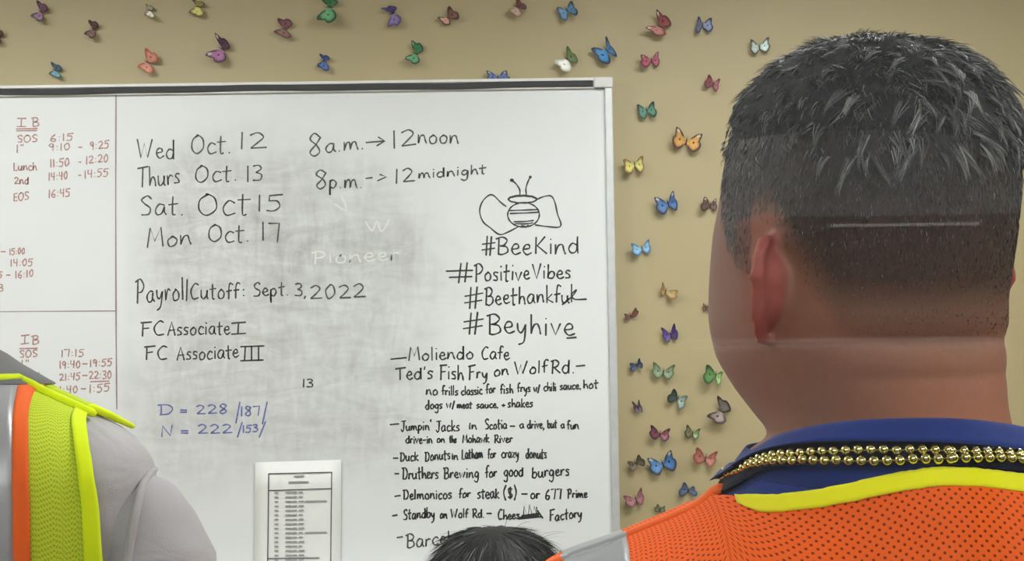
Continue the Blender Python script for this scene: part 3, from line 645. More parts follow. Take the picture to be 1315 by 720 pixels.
for i, (reg, C, A, B, spot, lb) in enumerate(BF):
    ox, oy = O[reg]; s = 6.545
    YB_ = WALL_Y-0.001
    pc = at(ox+C[0]/s, oy+C[1]/s, YB_-0.006)
    T = thing('butterfly', lb, 'butterfly', (pc.x, YB_, pc.z), group='butterfly decorations on the wall')
    for j, (F, H, col, edge) in enumerate((A, B)):
        lift = LIFTR.uniform(.35, .75); loc = []
        for P_ in (F, H):
            r = math.hypot(P_[0]-C[0], P_[1]-C[1])/s/510*lift
            q = at(ox+P_[0]/s, oy+P_[1]/s, YB_-0.004-r)
            loc.append((q.x-pc.x, q.z-pc.z))
        wing_mesh((0, 0), loc[0], loc[1], col, edge, spot, lift, T, i*2+j)
        if j == 0: F0 = np.array(loc[0]); H0 = np.array(loc[1])
    d = (F0+np.array(loc[0]))-(H0+np.array(loc[1])); L = np.linalg.norm(d) or 1; d = d/L
    size = max(0.007, 0.20*(np.linalg.norm(F0)+np.linalg.norm(loc[0]))*0.6)
    v, f = ellipsoid((0, 0, 0), (0.0016, 0.0016, size), 8, 6)
    M2 = Matrix.Rotation(math.atan2(d[0], d[1]), 3, 'Y')
    v = [M2 @ Vector(p)+Vector((0, -0.0045, 0)) for p in v]
    a1 = [M2 @ Vector(p)+Vector((0, -0.0045, 0)) for p in ((0, 0, size*.9), (.003, -.002, size*1.5))]
    a2 = [M2 @ Vector(p)+Vector((0, -0.0045, 0)) for p in ((0, 0, size*.9), (-.003, -.002, size*1.5))]
    pad, pf = box_data(-.002, .002, -.003, 0, -.002, .002)
    mesh_obj('body', *merge([(v, f), tube(a1, .0003, 4), tube(a2, .0003, 4), (pad, pf)]), M_BODY, T)
# ------------------------------------------------------------------ people
M_SKIN = vcol_mat('skin', 0.55, 0.35, bump=0.12, bscale=700, sss=0.04)
M_HAIR = vcol_mat('hair_strands', 0.42, 0.5)
M_SCALP = simple('dark_hair_base', (47, 47, 49), 0.7, spec=0.2, var=0.3, nscale=120, bump=0.8, bscale=260)
M_BLACKHAIR = simple('black_hair_base', (5, 5, 5), 0.55, spec=0.25, var=0.3, nscale=60, bump=0.6, bscale=160)
def fabric(name, col, scale=900, rough=0.85, wr=0.25, var=0.08):
    t = NT(name); c = lin(col)
    lo = tuple(v*(1-var) for v in c[:3])+(1,); hi = tuple(min(1, v*(1+var)) for v in c[:3])+(1,)
    t.l(t.ramp(t.noise(9, 3), [(0.3, lo), (0.7, hi)]), t.b.inputs['Base Color'])
    t.b.inputs['Roughness'].default_value = rough; t.b.inputs['Specular IOR Level'].default_value = 0.2
    t.b.inputs['Sheen Weight'].default_value = 0.15
    h = t.math('ADD', t.math('MULTIPLY', t.noise(14, 3, dist=0.6), 1.0), t.math('MULTIPLY', t.noise(scale, 2), 0.06))
    t.bump(h, wr, 0.01); return t.m
def mesh_fabric(name, col, hole, pu, pv, r, alpha=0.9, wr=0.15):
    "knitted mesh: real see-through holes on a staggered lattice in metres of cloth"
    t = NT(name); c = lin(col)
    uv = t.n('ShaderNodeUVMap'); sp = t.n('ShaderNodeSeparateXYZ'); t.l(uv.outputs[0], sp.inputs[0])
    def lat(ou, ov):
        a = t.math('SUBTRACT', t.math('FRACT', t.math('ADD', t.math('DIVIDE', sp.outputs[0], pu), ou+50.0)), 0.5)
        b = t.math('SUBTRACT', t.math('FRACT', t.math('ADD', t.math('DIVIDE', sp.outputs[1], pv), ov+50.0)), 0.5)
        a = t.math('MULTIPLY', a, pu); b = t.math('MULTIPLY', b, pv)
        return t.math('SQRT', t.math('ADD', t.math('MULTIPLY', a, a), t.math('MULTIPLY', b, b)))
    d = t.math('MINIMUM', lat(0, 0), lat(0.5, 0.5))
    hole_f = t.math('SUBTRACT', 1.0, t.math('DIVIDE', t.math('SUBTRACT', d, r*0.75), r*0.5, True))
    t.l(t.mix(t.math('MULTIPLY', hole_f, 0.8), t.ramp(t.noise(10, 3), [(0.3, tuple(v*.93 for v in c[:3])+(1,)), (0.7, c)]), lin(hole)), t.b.inputs['Base Color'])
    t.b.inputs['Roughness'].default_value = 0.75; t.b.inputs['Specular IOR Level'].default_value = 0.2
    tr = t.n('ShaderNodeBsdfTransparent'); mx = t.n('ShaderNodeMixShader')
    t.l(t.math('MULTIPLY', hole_f, alpha), mx.inputs[0]); t.l(t.b.outputs[0], mx.inputs[1]); t.l(tr.outputs[0], mx.inputs[2])
    t.l(mx.outputs[0], t.out.inputs[0])
    t.bump(t.math('ADD', t.math('MULTIPLY', t.noise(12, 3, dist=0.5), 1.0), t.math('MULTIPLY', hole_f, -0.12)), wr, 0.01)
    return t.m
M_ORANGE = mesh_fabric('orange_vest_mesh', (255, 104, 24), (120, 10, 4), 0.0054, 0.0050, 0.00075, 0.25)
M_ORANGE_S = fabric('orange_vest_tape', (255, 110, 45), wr=0.1)
M_LIME = mesh_fabric('lime_vest_mesh', (210, 232, 60), (185, 205, 60), 0.0040, 0.0044, 0.0009, 0.22, 0.3)
M_LIME_S = fabric('lime_binding', (226, 250, 20), wr=0.08)
M_YEL_S = fabric('yellow_binding', (248, 245, 20), wr=0.08)
M_SILVER = simple('silver_reflective_tape', (172, 174, 178), 0.35, 0.25, bump=0.15, bscale=500)
M_BLUE = fabric('royal_blue_polo', (22, 50, 128), 700, wr=0.3)
M_COLSHADE = fabric('collar_shade_navy', (14, 20, 50), 900)  # navy stands in for shade under the collar leaf
M_GREY = fabric('light_grey_cotton', (180, 178, 181), 900, wr=0.8)
M_GREYD = fabric('dark_grey_collar_knit', (120, 122, 124), 900)
M_DARKT = fabric('dark_work_trousers', (38, 40, 48))
M_DARKS = fabric('black_knit_top', (30, 30, 36))
M_SHOE = simple('black_shoe_leather', (28, 27, 27), 0.4)
M_GOLD = NT('shiny_gold_bead'); M_GOLD.b.inputs['Base Color'].default_value = lin((234, 224, 150)); M_GOLD.b.inputs['Metallic'].default_value = 1.0
M_GOLD.b.inputs['Roughness'].default_value = 0.16; M_GOLD = M_GOLD.m
M_STRING = simple('gold_thread', (120, 105, 60), 0.6)

class Form:
    "a body of stacked superellipse sections; x sideways, +y the way it faces"
    def __init__(s, rows, origin, head):
        s.T = np.array(sorted(rows), float); s.o = origin; s.head = head
        s.zmin, s.zmax = s.T[0, 0], s.T[-1, 0]
        s.tz = np.linspace(s.zmin, s.zmax, 4000)
        s.tab = [pchip(s.T[:, 0], s.T[:, k], s.tz) for k in range(1, 8)]
        s.rz = np.linspace(s.zmin, s.head['chin'], 8000); s.rc = s.par(s.rz)
    def par(s, z):
        z = np.asarray(z, float)
        q = [np.interp(z, s.tz, t_) for t_ in s.tab]
        zt = s.head['zq']; h = s.head['h']
        u = np.clip((z-zt)/h, 0, 1); k = (1-u**2.4)**(1/2.4)
        q[2] = q[2]*k; q[3] = q[3]*k; q[4] = q[4]*k
        return q
    def pt(s, phi, z, off=0.0):
        phi = np.asarray(phi, float); z = np.asarray(z, float)
        cx, cy, w, f, b, n, yaw = s.par(z)
        sn = np.sin(phi); cs = np.cos(phi)
        e = 2.0/n
        x = (w+off)*np.sign(sn)*np.abs(sn)**e
        y = np.where(cs > 0, f, b); y = (y+off)*np.sign(cs)*np.abs(cs)**e
        x, y = s.feature(phi, z, x, y)
        c, si = np.cos(yaw), np.sin(yaw)
        return np.stack([s.o[0]+cx+x*c-y*si, s.o[1]+cy+x*si+y*c, z+0*x], -1)
    def feature(s, phi, z, x, y):
        hd = s.head; r = (z-hd['chin'])/hd['s']
        ph = np.arctan2(np.sin(phi), np.cos(phi))
        G = lambda v, m, sd: np.exp(-0.5*((v-m)/sd)**2)
        k = hd['s']
        dy = 0.020*G(ph, 0, .13)*G(r, .078, .011)+0.010*G(ph, 0, .10)*G(r, .098, .016)      # nose
        dy = dy-0.008*(G(ph, .36, .14)+G(ph, -.36, .14))*G(r, .113, .009)                    # eye sockets
        dy = dy+0.004*(G(ph, .36, .25)+G(ph, -.36, .25))*G(r, .132, .008)                    # brow
        dy = dy+0.005*G(ph, 0, .28)*(G(r, .053, .004)+G(r, .043, .0045))-0.003*G(ph, 0, .3)*G(r, .048, .002)  # lips
        dy = dy+0.005*G(ph, 0, .3)*G(r, .017, .010)                                          # chin
        back = np.where(np.abs(ph) > 2.0, 1.0, 0.0)*(np.clip((np.abs(ph)-2.0)/.4, 0, 1))
        dy = dy+back*hd.get('roll', 0)*(-0.0022*G(r, .068, .007)+0.0020*G(r, .057, .0022)-0.0014*G(r, .045, .007)+0.0014*G(r, .037, .002))
        return x, y+dy*k
    def grid(s, z0, z1, nphi, zs=None, off=0.0):
        ph = np.linspace(0, 2*np.pi, nphi, endpoint=False)
        P = s.pt(ph[None, :]+0*zs[:, None], zs[:, None]+0*ph[None, :], off)
        return P
    def halfw(s, z, off=0.0): return s.par(z)[2]+off
    def ridge(s, x, off=0.0, side=-1):
        "height at which the section is just wide enough to reach x"
        zz = s.rz; c = s.rc; ok = np.abs(x-c[0]) <= c[2]+off
        i = np.where(ok)[0]
        return zz[i[-1]] if len(i) else zz[int(np.argmax(c[2]))]
    def skin_y(s, x, z, off=0.0, front=False):
        c = s.par(z); w = c[2]+off; u = min(1.0, abs(x-float(c[0]))/float(w))
        n = float(c[5]); k = (1-u**n)**(1/n)
        return s.o[1]+float(c[1])+((float(c[3])+off)*k if front else -(float(c[4])+off)*k)
def head_rows(zc, k, cx, cy, yaw, dx=(0, 0, 0)):
    R = [(.000,.0700,.056,.080),(.012,.0695,.078,.078),(.03,.0725,.101,.077),(.05,.0765,.112,.078),(.075,.0780,.115,.083),
         (.10,.0780,.112,.090),(.125,.0785,.104,.096),(.15,.0780,.092,.100),(.175,.0775,.084,.100),(.236,.0775,.084,.100)]
    return [(zc+r*k, cx+float(np.interp(r, [0, .03, .06], [dx[0], dx[1], 0])), cy, w*k, f*k, b*k, 2.25, yaw) for r, w, f, b in R]

def ear_part(side, base, yaw, k, flare=50, zt=0.0):
    "closed ear shell: helix rim, bowl, lobe"
    fa = math.radians(flare)
    U = Vector((side*math.sin(fa), -math.cos(fa), 0)); V_ = Vector((0, -0.14, 0.99)).normalized()
    Nn = Vector((side*math.cos(fa), math.sin(fa), 0)); Rz = Matrix.Rotation(yaw, 3, 'Z')
    n = 36; rs = [0, .25, .45, .62, .74, .84, .92, .98, 1.0]
    def outl(th):
        c, s_ = math.cos(th), math.sin(th)
        u = 0.013+0.019*c*(1.08 if s_ > 0 else 0.86); v = 0.0325*s_
        if s_ < -0.45: u -= 0.006*(-s_-0.45)
        return u, v
    hf = [-.004, -.004, -.0045, -.002, .0015, .0040, .0050, .0030, .0]
    hb = [-.015, -.0145, -.012, -.007, -.0028, -.0030, -.0048, -.0042, -.0010]
    V = []; 
    for face, H in ((1, hf), (0, hb)):
        for r, h in zip(rs, H):
            for i in range(n):
                th = 2*math.pi*i/n; u, v = outl(th)
                u = 0.013+(u-0.013)*r; v = v*r
                hh = h
                if face and math.sin(th) < -0.6: hh = min(h, 0.002)+0.001
                p = U*(u*k)+V_*(v*k)+Nn*((hh+0.004)*k)
                V.append(tuple(Vector(base)+Rz @ p))
    nr = len(rs); F_ = grid_faces(nr, n, wrap=True, flip=side < 0)+grid_faces(nr, n, base=nr*n, wrap=True, flip=side > 0)
    a = (nr-1)*n; b = nr*n+(nr-1)*n
    for i in range(n):
        j = (i+1) % n; q = (a+i, b+i, b+j, a+j); F_.append(q if side < 0 else q[::-1])
    return V, F_
def hand_parts(wr, d, side, k=1.0):
    "palm and five curled fingers hanging from the wrist"
    d = Vector(d).normalized(); s = Vector((0, 1, 0)); s = (s-d*s.dot(d)).normalized(); nrm = d.cross(s)*side
    w = Vector(wr); P = []
    P.append(tube([w-d*.01, w+d*.03*k, w+d*.07*k, w+d*.09*k], [.024*k, .033*k, .038*k, .034*k], 12, 0.42))
    for i, (o, L) in enumerate([(.030, .070), (.010, .078), (-.010, .074), (-.029, .058)]):
        b = w+d*.078*k+s*o*k; c1 = b+d*L*.45*k+nrm*.004; c2 = c1+d*L*.33*k+nrm*.014*k; c3 = c2+d*L*.2*k+nrm*.018*k
        P.append(tube([b, c1, c2, c3], [.0095*k, .0088*k, .0082*k, .0072*k], 8))
    b = w+d*.025*k+s*.026*k; P.append(tube([b, b+d*.03*k+s*.022*k+nrm*.006, b+d*.055*k+s*.028*k+nrm*.014*k], [.013*k, .0105*k, .0085*k], 8))
    return P
def vox_union(parts, vox):
    "fuse closed pieces into one surface"
    v, f = merge(parts); me = bpy.data.meshes.new('tmp'); me.from_pydata([tuple(p) for p in v], [], f)
    o = bpy.data.objects.new('tmp', me); COL.objects.link(o)
    m = o.modifiers.new('r', 'REMESH'); m.mode = 'VOXEL'; m.voxel_size = vox
    m2 = o.modifiers.new('s', 'SMOOTH'); m2.iterations = 3; m2.factor = 0.5
    dg = bpy.context.evaluated_depsgraph_get(); ev = o.evaluated_get(dg).to_mesh()
    V = np.empty(len(ev.vertices)*3, np.float32); ev.vertices.foreach_get('co', V); V = V.reshape(-1, 3)
    F_ = [tuple(p.vertices) for p in ev.polygons]
    o.evaluated_get(dg).to_mesh_clear(); bpy.data.objects.remove(o); bpy.data.meshes.remove(me)
    return V, F_

def normals_at(form, phi, z):
    e = 1e-3; p = form.pt(phi, z); a = form.pt(phi+e*8, z)-p; b = form.pt(phi, z+e)-p
    n = np.cross(b, a); return p, n/(np.linalg.norm(n, axis=-1, keepdims=True)+1e-12)
def build_body(form, root, k, feet_y=0.0, vox=0.0035, ears=True, skin=(178, 122, 100), colorfn=None, arm=None):
    o = form.o; hd = form.head
    zs = np.concatenate([np.linspace(form.zmin, hd['chin']-.08*k, 60)[:-1], np.arange(hd['chin']-.08*k, hd['zq']+hd['h']*.75, .003),
                         hd['zq']+hd['h']*np.sqrt(1-(np.linspace(1, 0.02, 22)*math.sqrt(1-.75**2))**2)])
    zs = np.unique(np.clip(zs, form.zmin, hd['zq']+hd['h']*0.9999))
    P = form.grid(0, 0, 120, zs=zs); nr, nc = P.shape[:2]; V = P.reshape(-1, 3).tolist(); F_ = grid_faces(nr, nc, wrap=True)
    V.append(P[0].mean(0).tolist()); V.append(P[-1].mean(0).tolist())
    F_ += [(i, len(V)-2, (i+1) % nc) for i in range(nc)]+[((nr-1)*nc+i, (nr-1)*nc+(i+1) % nc, len(V)-1) for i in range(nc)]
    parts = [(V, [f[::1] for f in F_])]
    yaw = hd['yaw']; c, s_ = math.cos(yaw), math.sin(yaw)
    if ears:
        for side in (-1, 1):
            lx, ly = side*.0725*k, -.010*k
            b = (o[0]+hd['cx']+lx*c-ly*s_, o[1]+hd['cy']+lx*s_+ly*c, hd['chin']+.088*k)
            parts.append(ear_part(side, b, yaw, k))
    A = arm or dict(sh=(.19, 0, 1.435), el=(.25, -.02, 1.15), wr=(.258, .07, .91))
    for side in (-1, 1):
        q = [Vector((o[0]+side*A[n_][0], o[1]+A[n_][1], A[n_][2])) for n_ in ('sh', 'el', 'wr')]
        mid = q[0].lerp(q[1], .5); m2 = q[1].lerp(q[2], .35)
        parts.append(tube([q[0], mid, q[1], m2, q[2]], [.052*k, .048*k, .040*k, .040*k, .027*k], 16))
        parts += hand_parts(q[2], q[2]-q[1], side, k)
        hx = .09*k
        parts.append(tube([(o[0]+side*hx, o[1], form.zmin+.06*k), (o[0]+side*hx*1.05, o[1]+.01, .50*k), (o[0]+side*hx*1.1, o[1]-.01, .09*k)], [.085*k, .056*k, .036*k], 16))
        parts.append(tube([(o[0]+side*hx*1.1, o[1]-.04*k, .045*k), (o[0]+side*hx*1.15, o[1]+.08*k, .038*k), (o[0]+side*hx*1.2, o[1]+.16*k, .03*k)], [.034*k, .036*k, .026*k], 12, 0.8))
    # fine fusion for head and neck, so the ears grow out of the head, coarser for the rest is not needed
    V, F_ = vox_union(parts, vox)
    cols = colorfn(V) if colorfn else np.tile(np.array(lin(skin)[:3]), (len(V), 1))
    r0 = Vector(root.location)
    V = V-np.array(r0)
    return mesh_obj('body', V.tolist(), F_, M_SKIN, root, colors=cols)
def cloth(name, V, F_, mat, root, uvs=None, thick=0.0015):
    r0 = np.array(root.location); V = np.asarray(V, float)-r0
    ob = mesh_obj(name, V.tolist(), F_, mat, root, uvs=uvs)
    if thick:
        m = ob.modifiers.new('s', 'SOLIDIFY'); m.thickness = thick; m.offset = 1
    return ob
def loft_cloth(name, form, z0, z1, off, mat, root, n=80, step=.012, ztop=None, label=None):
    zs = np.linspace(z0, z1, max(4, int((z1-z0)/step)))
    P = form.grid(0, 0, n, zs=zs, off=off)
    if ztop is not None:
        ph = np.linspace(0, 2*np.pi, n, endpoint=False)
        for j, p in enumerate(ph):
            zz = np.linspace(z0, ztop(p), len(zs)); P[:, j] = form.pt(np.full(len(zs), p), zz, off)
    ob = cloth(name, P.reshape(-1, 3), grid_faces(len(zs), n, wrap=True), mat, root)
    if label: ob['label'] = label
    return ob
def tube_cloth(name, pts, radii, mat, root, n=24, wob=0.003, flat=1.0):
    P = [Vector(p) for p in pts]; k = 6; Q = []; R = []
    for i in range(len(P)-1):
        for j in range(k): Q.append(P[i].lerp(P[i+1], j/k)); R.append(radii[i]+(radii[i+1]-radii[i])*j/k)
    Q.append(P[-1]); R.append(radii[-1])
    R = [r+wob*math.sin(i*1.9)+wob*.6*math.sin(i*4.1) for i, r in enumerate(R)]
    V = []; ref = Vector((0, 1, 0))
    for i, p in enumerate(Q):
        t_ = (Q[min(i+1, len(Q)-1)]-Q[max(i-1, 0)]).normalized(); u = t_.cross(ref).normalized(); w = u.cross(t_)
        for a in range(n):
            an = 2*math.pi*a/n; r = R[i]*(1+.03*math.sin(3*an+i*.6)); V.append(p+u*r*math.cos(an)+w*r*flat*math.sin(an))
    return cloth(name, [tuple(v) for v in V], grid_faces(len(Q), n, wrap=True), mat, root)
def column_panel(name, form, xs, topf, zbot, off, mat, root, front=False, nz=60, slant=0.0, pw=2.0, thick=0.001, wave=0.0, botf=None):
    "cloth hanging over the back or front, laid column by column so stripes run straight"
    V = []; UV = []
    for i, x in enumerate(xs):
        zt = topf(x); zb = botf(x) if botf else zbot
        J = np.arange(nz); z = zt-(zt-zb)*((J/(nz-1))**pw); xx = x+(slant(x, zt-z) if callable(slant) else slant*(zt-z))
        c = form.par(z); lim = c[2]+off; dx = np.clip(xx-c[0], -lim, lim); xr = dx+c[0]; n_ = c[5]
        kk = (1-np.minimum(1, np.abs(dx)/lim)**n_)**(1/n_)
        y = form.o[1]+c[1]+((c[3]+off)*kk if front else -(c[4]+off)*kk)
        y = y+(-1 if not front else 1)*wave*np.sin(x*60+z*25)*np.minimum(1, J/10)
        P_ = np.stack([form.o[0]+xr, y, z], -1); L = np.concatenate([[0], np.cumsum(np.linalg.norm(np.diff(P_, axis=0), axis=1))])
        V += P_.tolist(); UV += [(x, l_) for l_ in L]
    F_ = grid_faces(len(xs), nz, flip=(front))
    return cloth(name, V, F_, mat, root, uvs=UV, thick=thick)
def solve(form, phi, off, curve, zlo, zhi):
    "height on the surface, at one angle, where it meets the traced outline"
    cx = [c[0] for c in curve]; cy = [c[1] for c in curve]; best = None
    zs_ = np.linspace(zlo, zhi, 110); P_ = form.pt(np.full(110, phi), zs_, off)
    for z, p in zip(zs_, P_):
        q = proj(p)
        if q[0] < cx[0]-3 or q[0] > cx[-1]+60: continue
        d = abs(q[1]-np.interp(q[0], cx, cy))
        if best is None or d < best[0]: best = (d, z)
    return best[1] if best and best[0] < 3 else None
def hair_strands(name, roots, root, cols, label=None):
    "roots: list of (points, half widths at root); each strand a thin tapering blade"
    V = []; F_ = []; C = []
    for (pts, w), c in zip(roots, cols):
        n = len(pts); b = len(V)
        a = np.random.normal(size=3); a /= np.linalg.norm(a)
        for i, p in enumerate(pts):
            t_ = pts[min(i+1, n-1)]-pts[max(i-1, 0)]; s_ = np.cross(t_, a); s_ /= (np.linalg.norm(s_)+1e-9)
            ww = w*(1-(i/(n-1))**1.6*0.85); V.append(p+s_*ww); V.append(p-s_*ww); C += [c, c]
        for i in range(n-1): F_.append((b+2*i, b+2*i+1, b+2*i+3, b+2*i+2))
    V = np.array(V)-np.array(root.location)
    o = mesh_obj(name, V.tolist(), F_, M_HAIR, root, colors=np.array(C))
    o['kind'] = 'stuff'
    if label: o['label'] = label
    return o
def normal_at(form, phi, z):
    e = 1e-3; p = form.pt(phi, z); a = form.pt(phi+e*8, z)-p; b = form.pt(phi, z+e)-p
    n = np.cross(b, a); return p, n/(np.linalg.norm(n)+1e-12)
def legs_and_shoes(form, root, k, trou=M_DARKT):
    o = form.o; hx = .09*k
    loft_cloth('waistband', form, form.zmin+.0, form.zmin+.16*k, .007, trou, root)
    for side in (-1, 1):
        tube_cloth('trouser_leg', [(o[0]+side*hx, o[1], form.zmin+.05*k), (o[0]+side*hx*1.05, o[1]+.01, .50*k), (o[0]+side*hx*1.1, o[1]-.005, .06*k)], [.098*k, .076*k, .062*k], trou, root)
        v, f = tube([(o[0]+side*hx*1.1, o[1]-.05*k, .046*k), (o[0]+side*hx*1.15, o[1]+.08*k, .045*k), (o[0]+side*hx*1.22, o[1]+.19*k, .036*k)], [.044*k, .047*k, .036*k], 16, 0.95)
        sole, sf = box_data(o[0]+side*hx*1.15-.045*k, o[0]+side*hx*1.15+.045*k, o[1]-.09*k, o[1]+.21*k, 0, .018)
        v, f = merge([(v, f), (sole, sf)]); cloth('shoe', v, f, M_SHOE, root, thick=0)

# ================================================================= man in the orange vest
MX, MY = 0.241, 0.72
ZC0 = 1.583; YAW = math.radians(24)
rows = [(0.90,0,0,.172,.11,.115,2.4,0),(1.00,0,0,.176,.12,.12,2.4,0),(1.12,0,0,.168,.125,.105,2.4,0),(1.28,0,0,.178,.125,.110,2.4,0),
        (1.38,0,0,.192,.122,.118,2.4,0),(1.44,0,0,.212,.115,.122,2.3,0),(1.475,0,0,.222,.105,.120,2.2,0),(1.502,0,0,.214,.095,.116,2.2,0),
        (1.521,-.001,0,.165,.085,.110,2.2,0),(1.546,-.003,0,.108,.070,.100,2.2,0),(1.560,-.006,.002,.097,.062,.094,2.2,.05),(1.572,-.010,.006,.087,.058,.088,2.2,.10)]
head = dict(zq=ZC0+.15, h=.089, chin=ZC0, s=1.0, yaw=YAW, cx=-.023, cy=.010, roll=1)
rows_trunk = list(rows)
rows += head_rows(ZC0, 1.0, -.023, .010, YAW, (.009, .005, 0))
man = Form(rows, (MX, MY), head)
neckform = Form(rows_trunk[:-1]+[(1.572,-.009,.003,.0865,.060,.090,2.2,0),(1.585,-.010,.004,.0760,.058,.083,2.2,0),(1.598,-.011,.005,.0700,.056,.079,2.2,0),
     (1.615,-.012,.006,.0675,.055,.078,2.2,0),(1.70,-.012,.006,.0675,.055,.078,2.2,0)], (MX, MY), dict(zq=1.69, h=.2, chin=1.68, s=1.0, yaw=0, cx=0, cy=0))
R1 = thing('person', 'man seen from behind in an orange mesh vest over a royal blue polo shirt', 'person', (MX, MY, 0), group='people facing the whiteboard')

def local_head(form, V):
    hd = form.head; p = np.asarray(V)-np.array([form.o[0]+hd['cx'], form.o[1]+hd['cy'], 0])
    c, s_ = math.cos(-hd['yaw']), math.sin(-hd['yaw'])
    x = p[:, 0]*c-p[:, 1]*s_; y = p[:, 0]*s_+p[:, 1]*c; r = (p[:, 2]-hd['chin'])/hd['s']
    return x, y, r, np.degrees(np.abs(np.arctan2(x, y)))
HL = ([0, 30, 45, 54, 64, 74, 84, 88, 100, 118, 132, 180], [.192, .188, .172, .150, .118, .098, .092, .130, .128, .085, .058, .046])
def density(form, V):
    x, y, r, ps = local_head(form, V)
    hl = np.interp(ps, *HL); soft = np.interp(ps, [0, 80, 110, 180], [.006, .012, .03, .045])
    return np.clip((r-hl)/soft, 0, 1), r, ps, x, y
def man_color(V):
    d, r, ps, x, y = density(man, V)
    rs = np.random.RandomState(1); n1 = rs.uniform(-1, 1, len(V))
    skin = np.array(lin((150, 106, 88))[:3]); red = np.array(lin((168, 106, 78))[:3]); ear = np.array(lin((172, 96, 88))[:3]); ck = np.array(lin((148, 106, 92))[:3])
    top = np.array(lin((54, 54, 56))[:3]); low = np.array(lin((84, 64, 54))[:3])
    V_ = np.asarray(V); out = np.tile(skin, (len(V), 1))
    k = np.clip((ps-120)/40, 0, 1)*np.clip((.05-r)/.05+.3, 0, 1); out = out*(1-k[:, None])+red*k[:, None]
    k = np.clip((85-ps)/20, 0, 1); out = out*(1-k[:, None])+ck*k[:, None]
    e = np.clip((np.abs(x)-.0765)/.006, 0, 1)*(r > .05)*(r < .132)*(ps > 74)*(ps < 128); 
    h = np.clip((r-.05)/.10, 0, 1)[:, None]; st = low*(1-h)+top*h
    dd = (d*(0.93+.06*n1))[:, None]*.99; dd = np.clip(dd, 0, 1)*(1-e[:, None]); st = st*(1+.9*np.clip((125-ps)/50, 0, 1))[:, None]
    out = out*(1-dd)+st*dd
    out = out*(1-e[:, None])+ear*e[:, None]
    return out*(1+.03*n1[:, None])
build_body(man, R1, 1.0, vox=0.0026, colorfn=man_color, arm=dict(sh=(.185, 0, 1.425), el=(.245, -.01, 1.15), wr=(.25, .10, .92)))

# hair: dark base shell on the crown, then strands
rsd = np.random.RandomState(11)
nph, nzz = 110, 40
def crown_edge(ph):   # relative height where the longer hair begins
    a = abs(math.degrees(math.atan2(math.sin(ph), math.cos(ph)))); return float(np.interp(a, [0, 50, 80, 180], [.196, .190, .182, .168]))
V = []; 
for j in range(nzz):
    for i in range(nph):
        ph = 2*math.pi*i/nph; z0 = ZC0+crown_edge(ph); z1 = head['zq']+head['h']*0.9995
        tt = math.sin(j/(nzz-1)*math.pi/2)**0.9; z = z0+(z1-z0)*tt
        p, nn = normal_at(man, ph, min(z, z1-1e-4)); 
        bumpy = 0.0022*math.sin(ph*17+j*.7)*math.sin(j*.9+ph*5)+0.0015*math.sin(ph*31+j*1.7)
        off = (0.0045+bumpy*.7)*min(1, j/7)
        if j == nzz-1: nn = np.array([0, 0, 1.0]); off = .0045
        V.append(p+nn*off)
V = np.array(V)-np.array(R1.location); F_ = grid_faces(nzz, nph, wrap=True); F_.append(tuple((nzz-1)*nph+i for i in range(nph)))
hb = mesh_obj('hair', V.tolist(), F_, M_SCALP, R1); hb['label'] = 'short dark hair, longer and brushed up on the crown'
def strand(p, d0, d1, L, n=5, lift=None):
    pts = [p]; q = p.copy()
    for i in range(1, n):
        u = i/(n-1); d = d0*(1-u)+d1*u; d = d/(np.linalg.norm(d)+1e-9); q = q+d*L/(n-1); pts.append(q.copy())
    return pts
S = []; C = []
def grey(v, w=0): return np.array(lin((v+w, v, v-w*.3))[:3])
# crown tufts
for c_ in range(900):
    ph = rsd.uniform(-math.pi, math.pi); u = rsd.uniform(0, 1)**0.7
    zz = ZC0+crown_edge(ph)-.016+(.236-.168+.014)*min(.97, u); zz = min(zz, head['zq']+head['h']*.985)
    p, nn = normal_at(man, ph, zz)
    down = np.array([0, 0, -1.0])-nn*(-nn[2]); down /= (np.linalg.norm(down)+1e-6)
    side = np.cross(nn, down)
    L = rsd.uniform(.0075, .0145)*(1.0 if u > .3 else .6)*(.55 if abs(ph) < 1.6 and u < .5 else 1); sw = rsd.normal(0, .55)
    d0 = nn*.8+down*0.6+side*sw*.3; d1 = down*1.0+nn*rsd.uniform(-.3, .25)+side*sw
    tip = p+nn*.006; light = rsd.uniform() < .45
    for k in range(13):
        q = p+side*rsd.normal(0, .0026)+down*rsd.normal(0, .002)+nn*.003
        jit = rsd.normal(0, .12, 3); S.append((strand(q, d0+jit, d1+jit*.6, L*rsd.uniform(.75, 1.05)), rsd.uniform(.00022, .00042)))
        g_ = rsd.uniform(34, 62) if rsd.uniform() < (.55 if light else .85) else rsd.uniform(95, 165)
        C.append(grey(g_, 1))
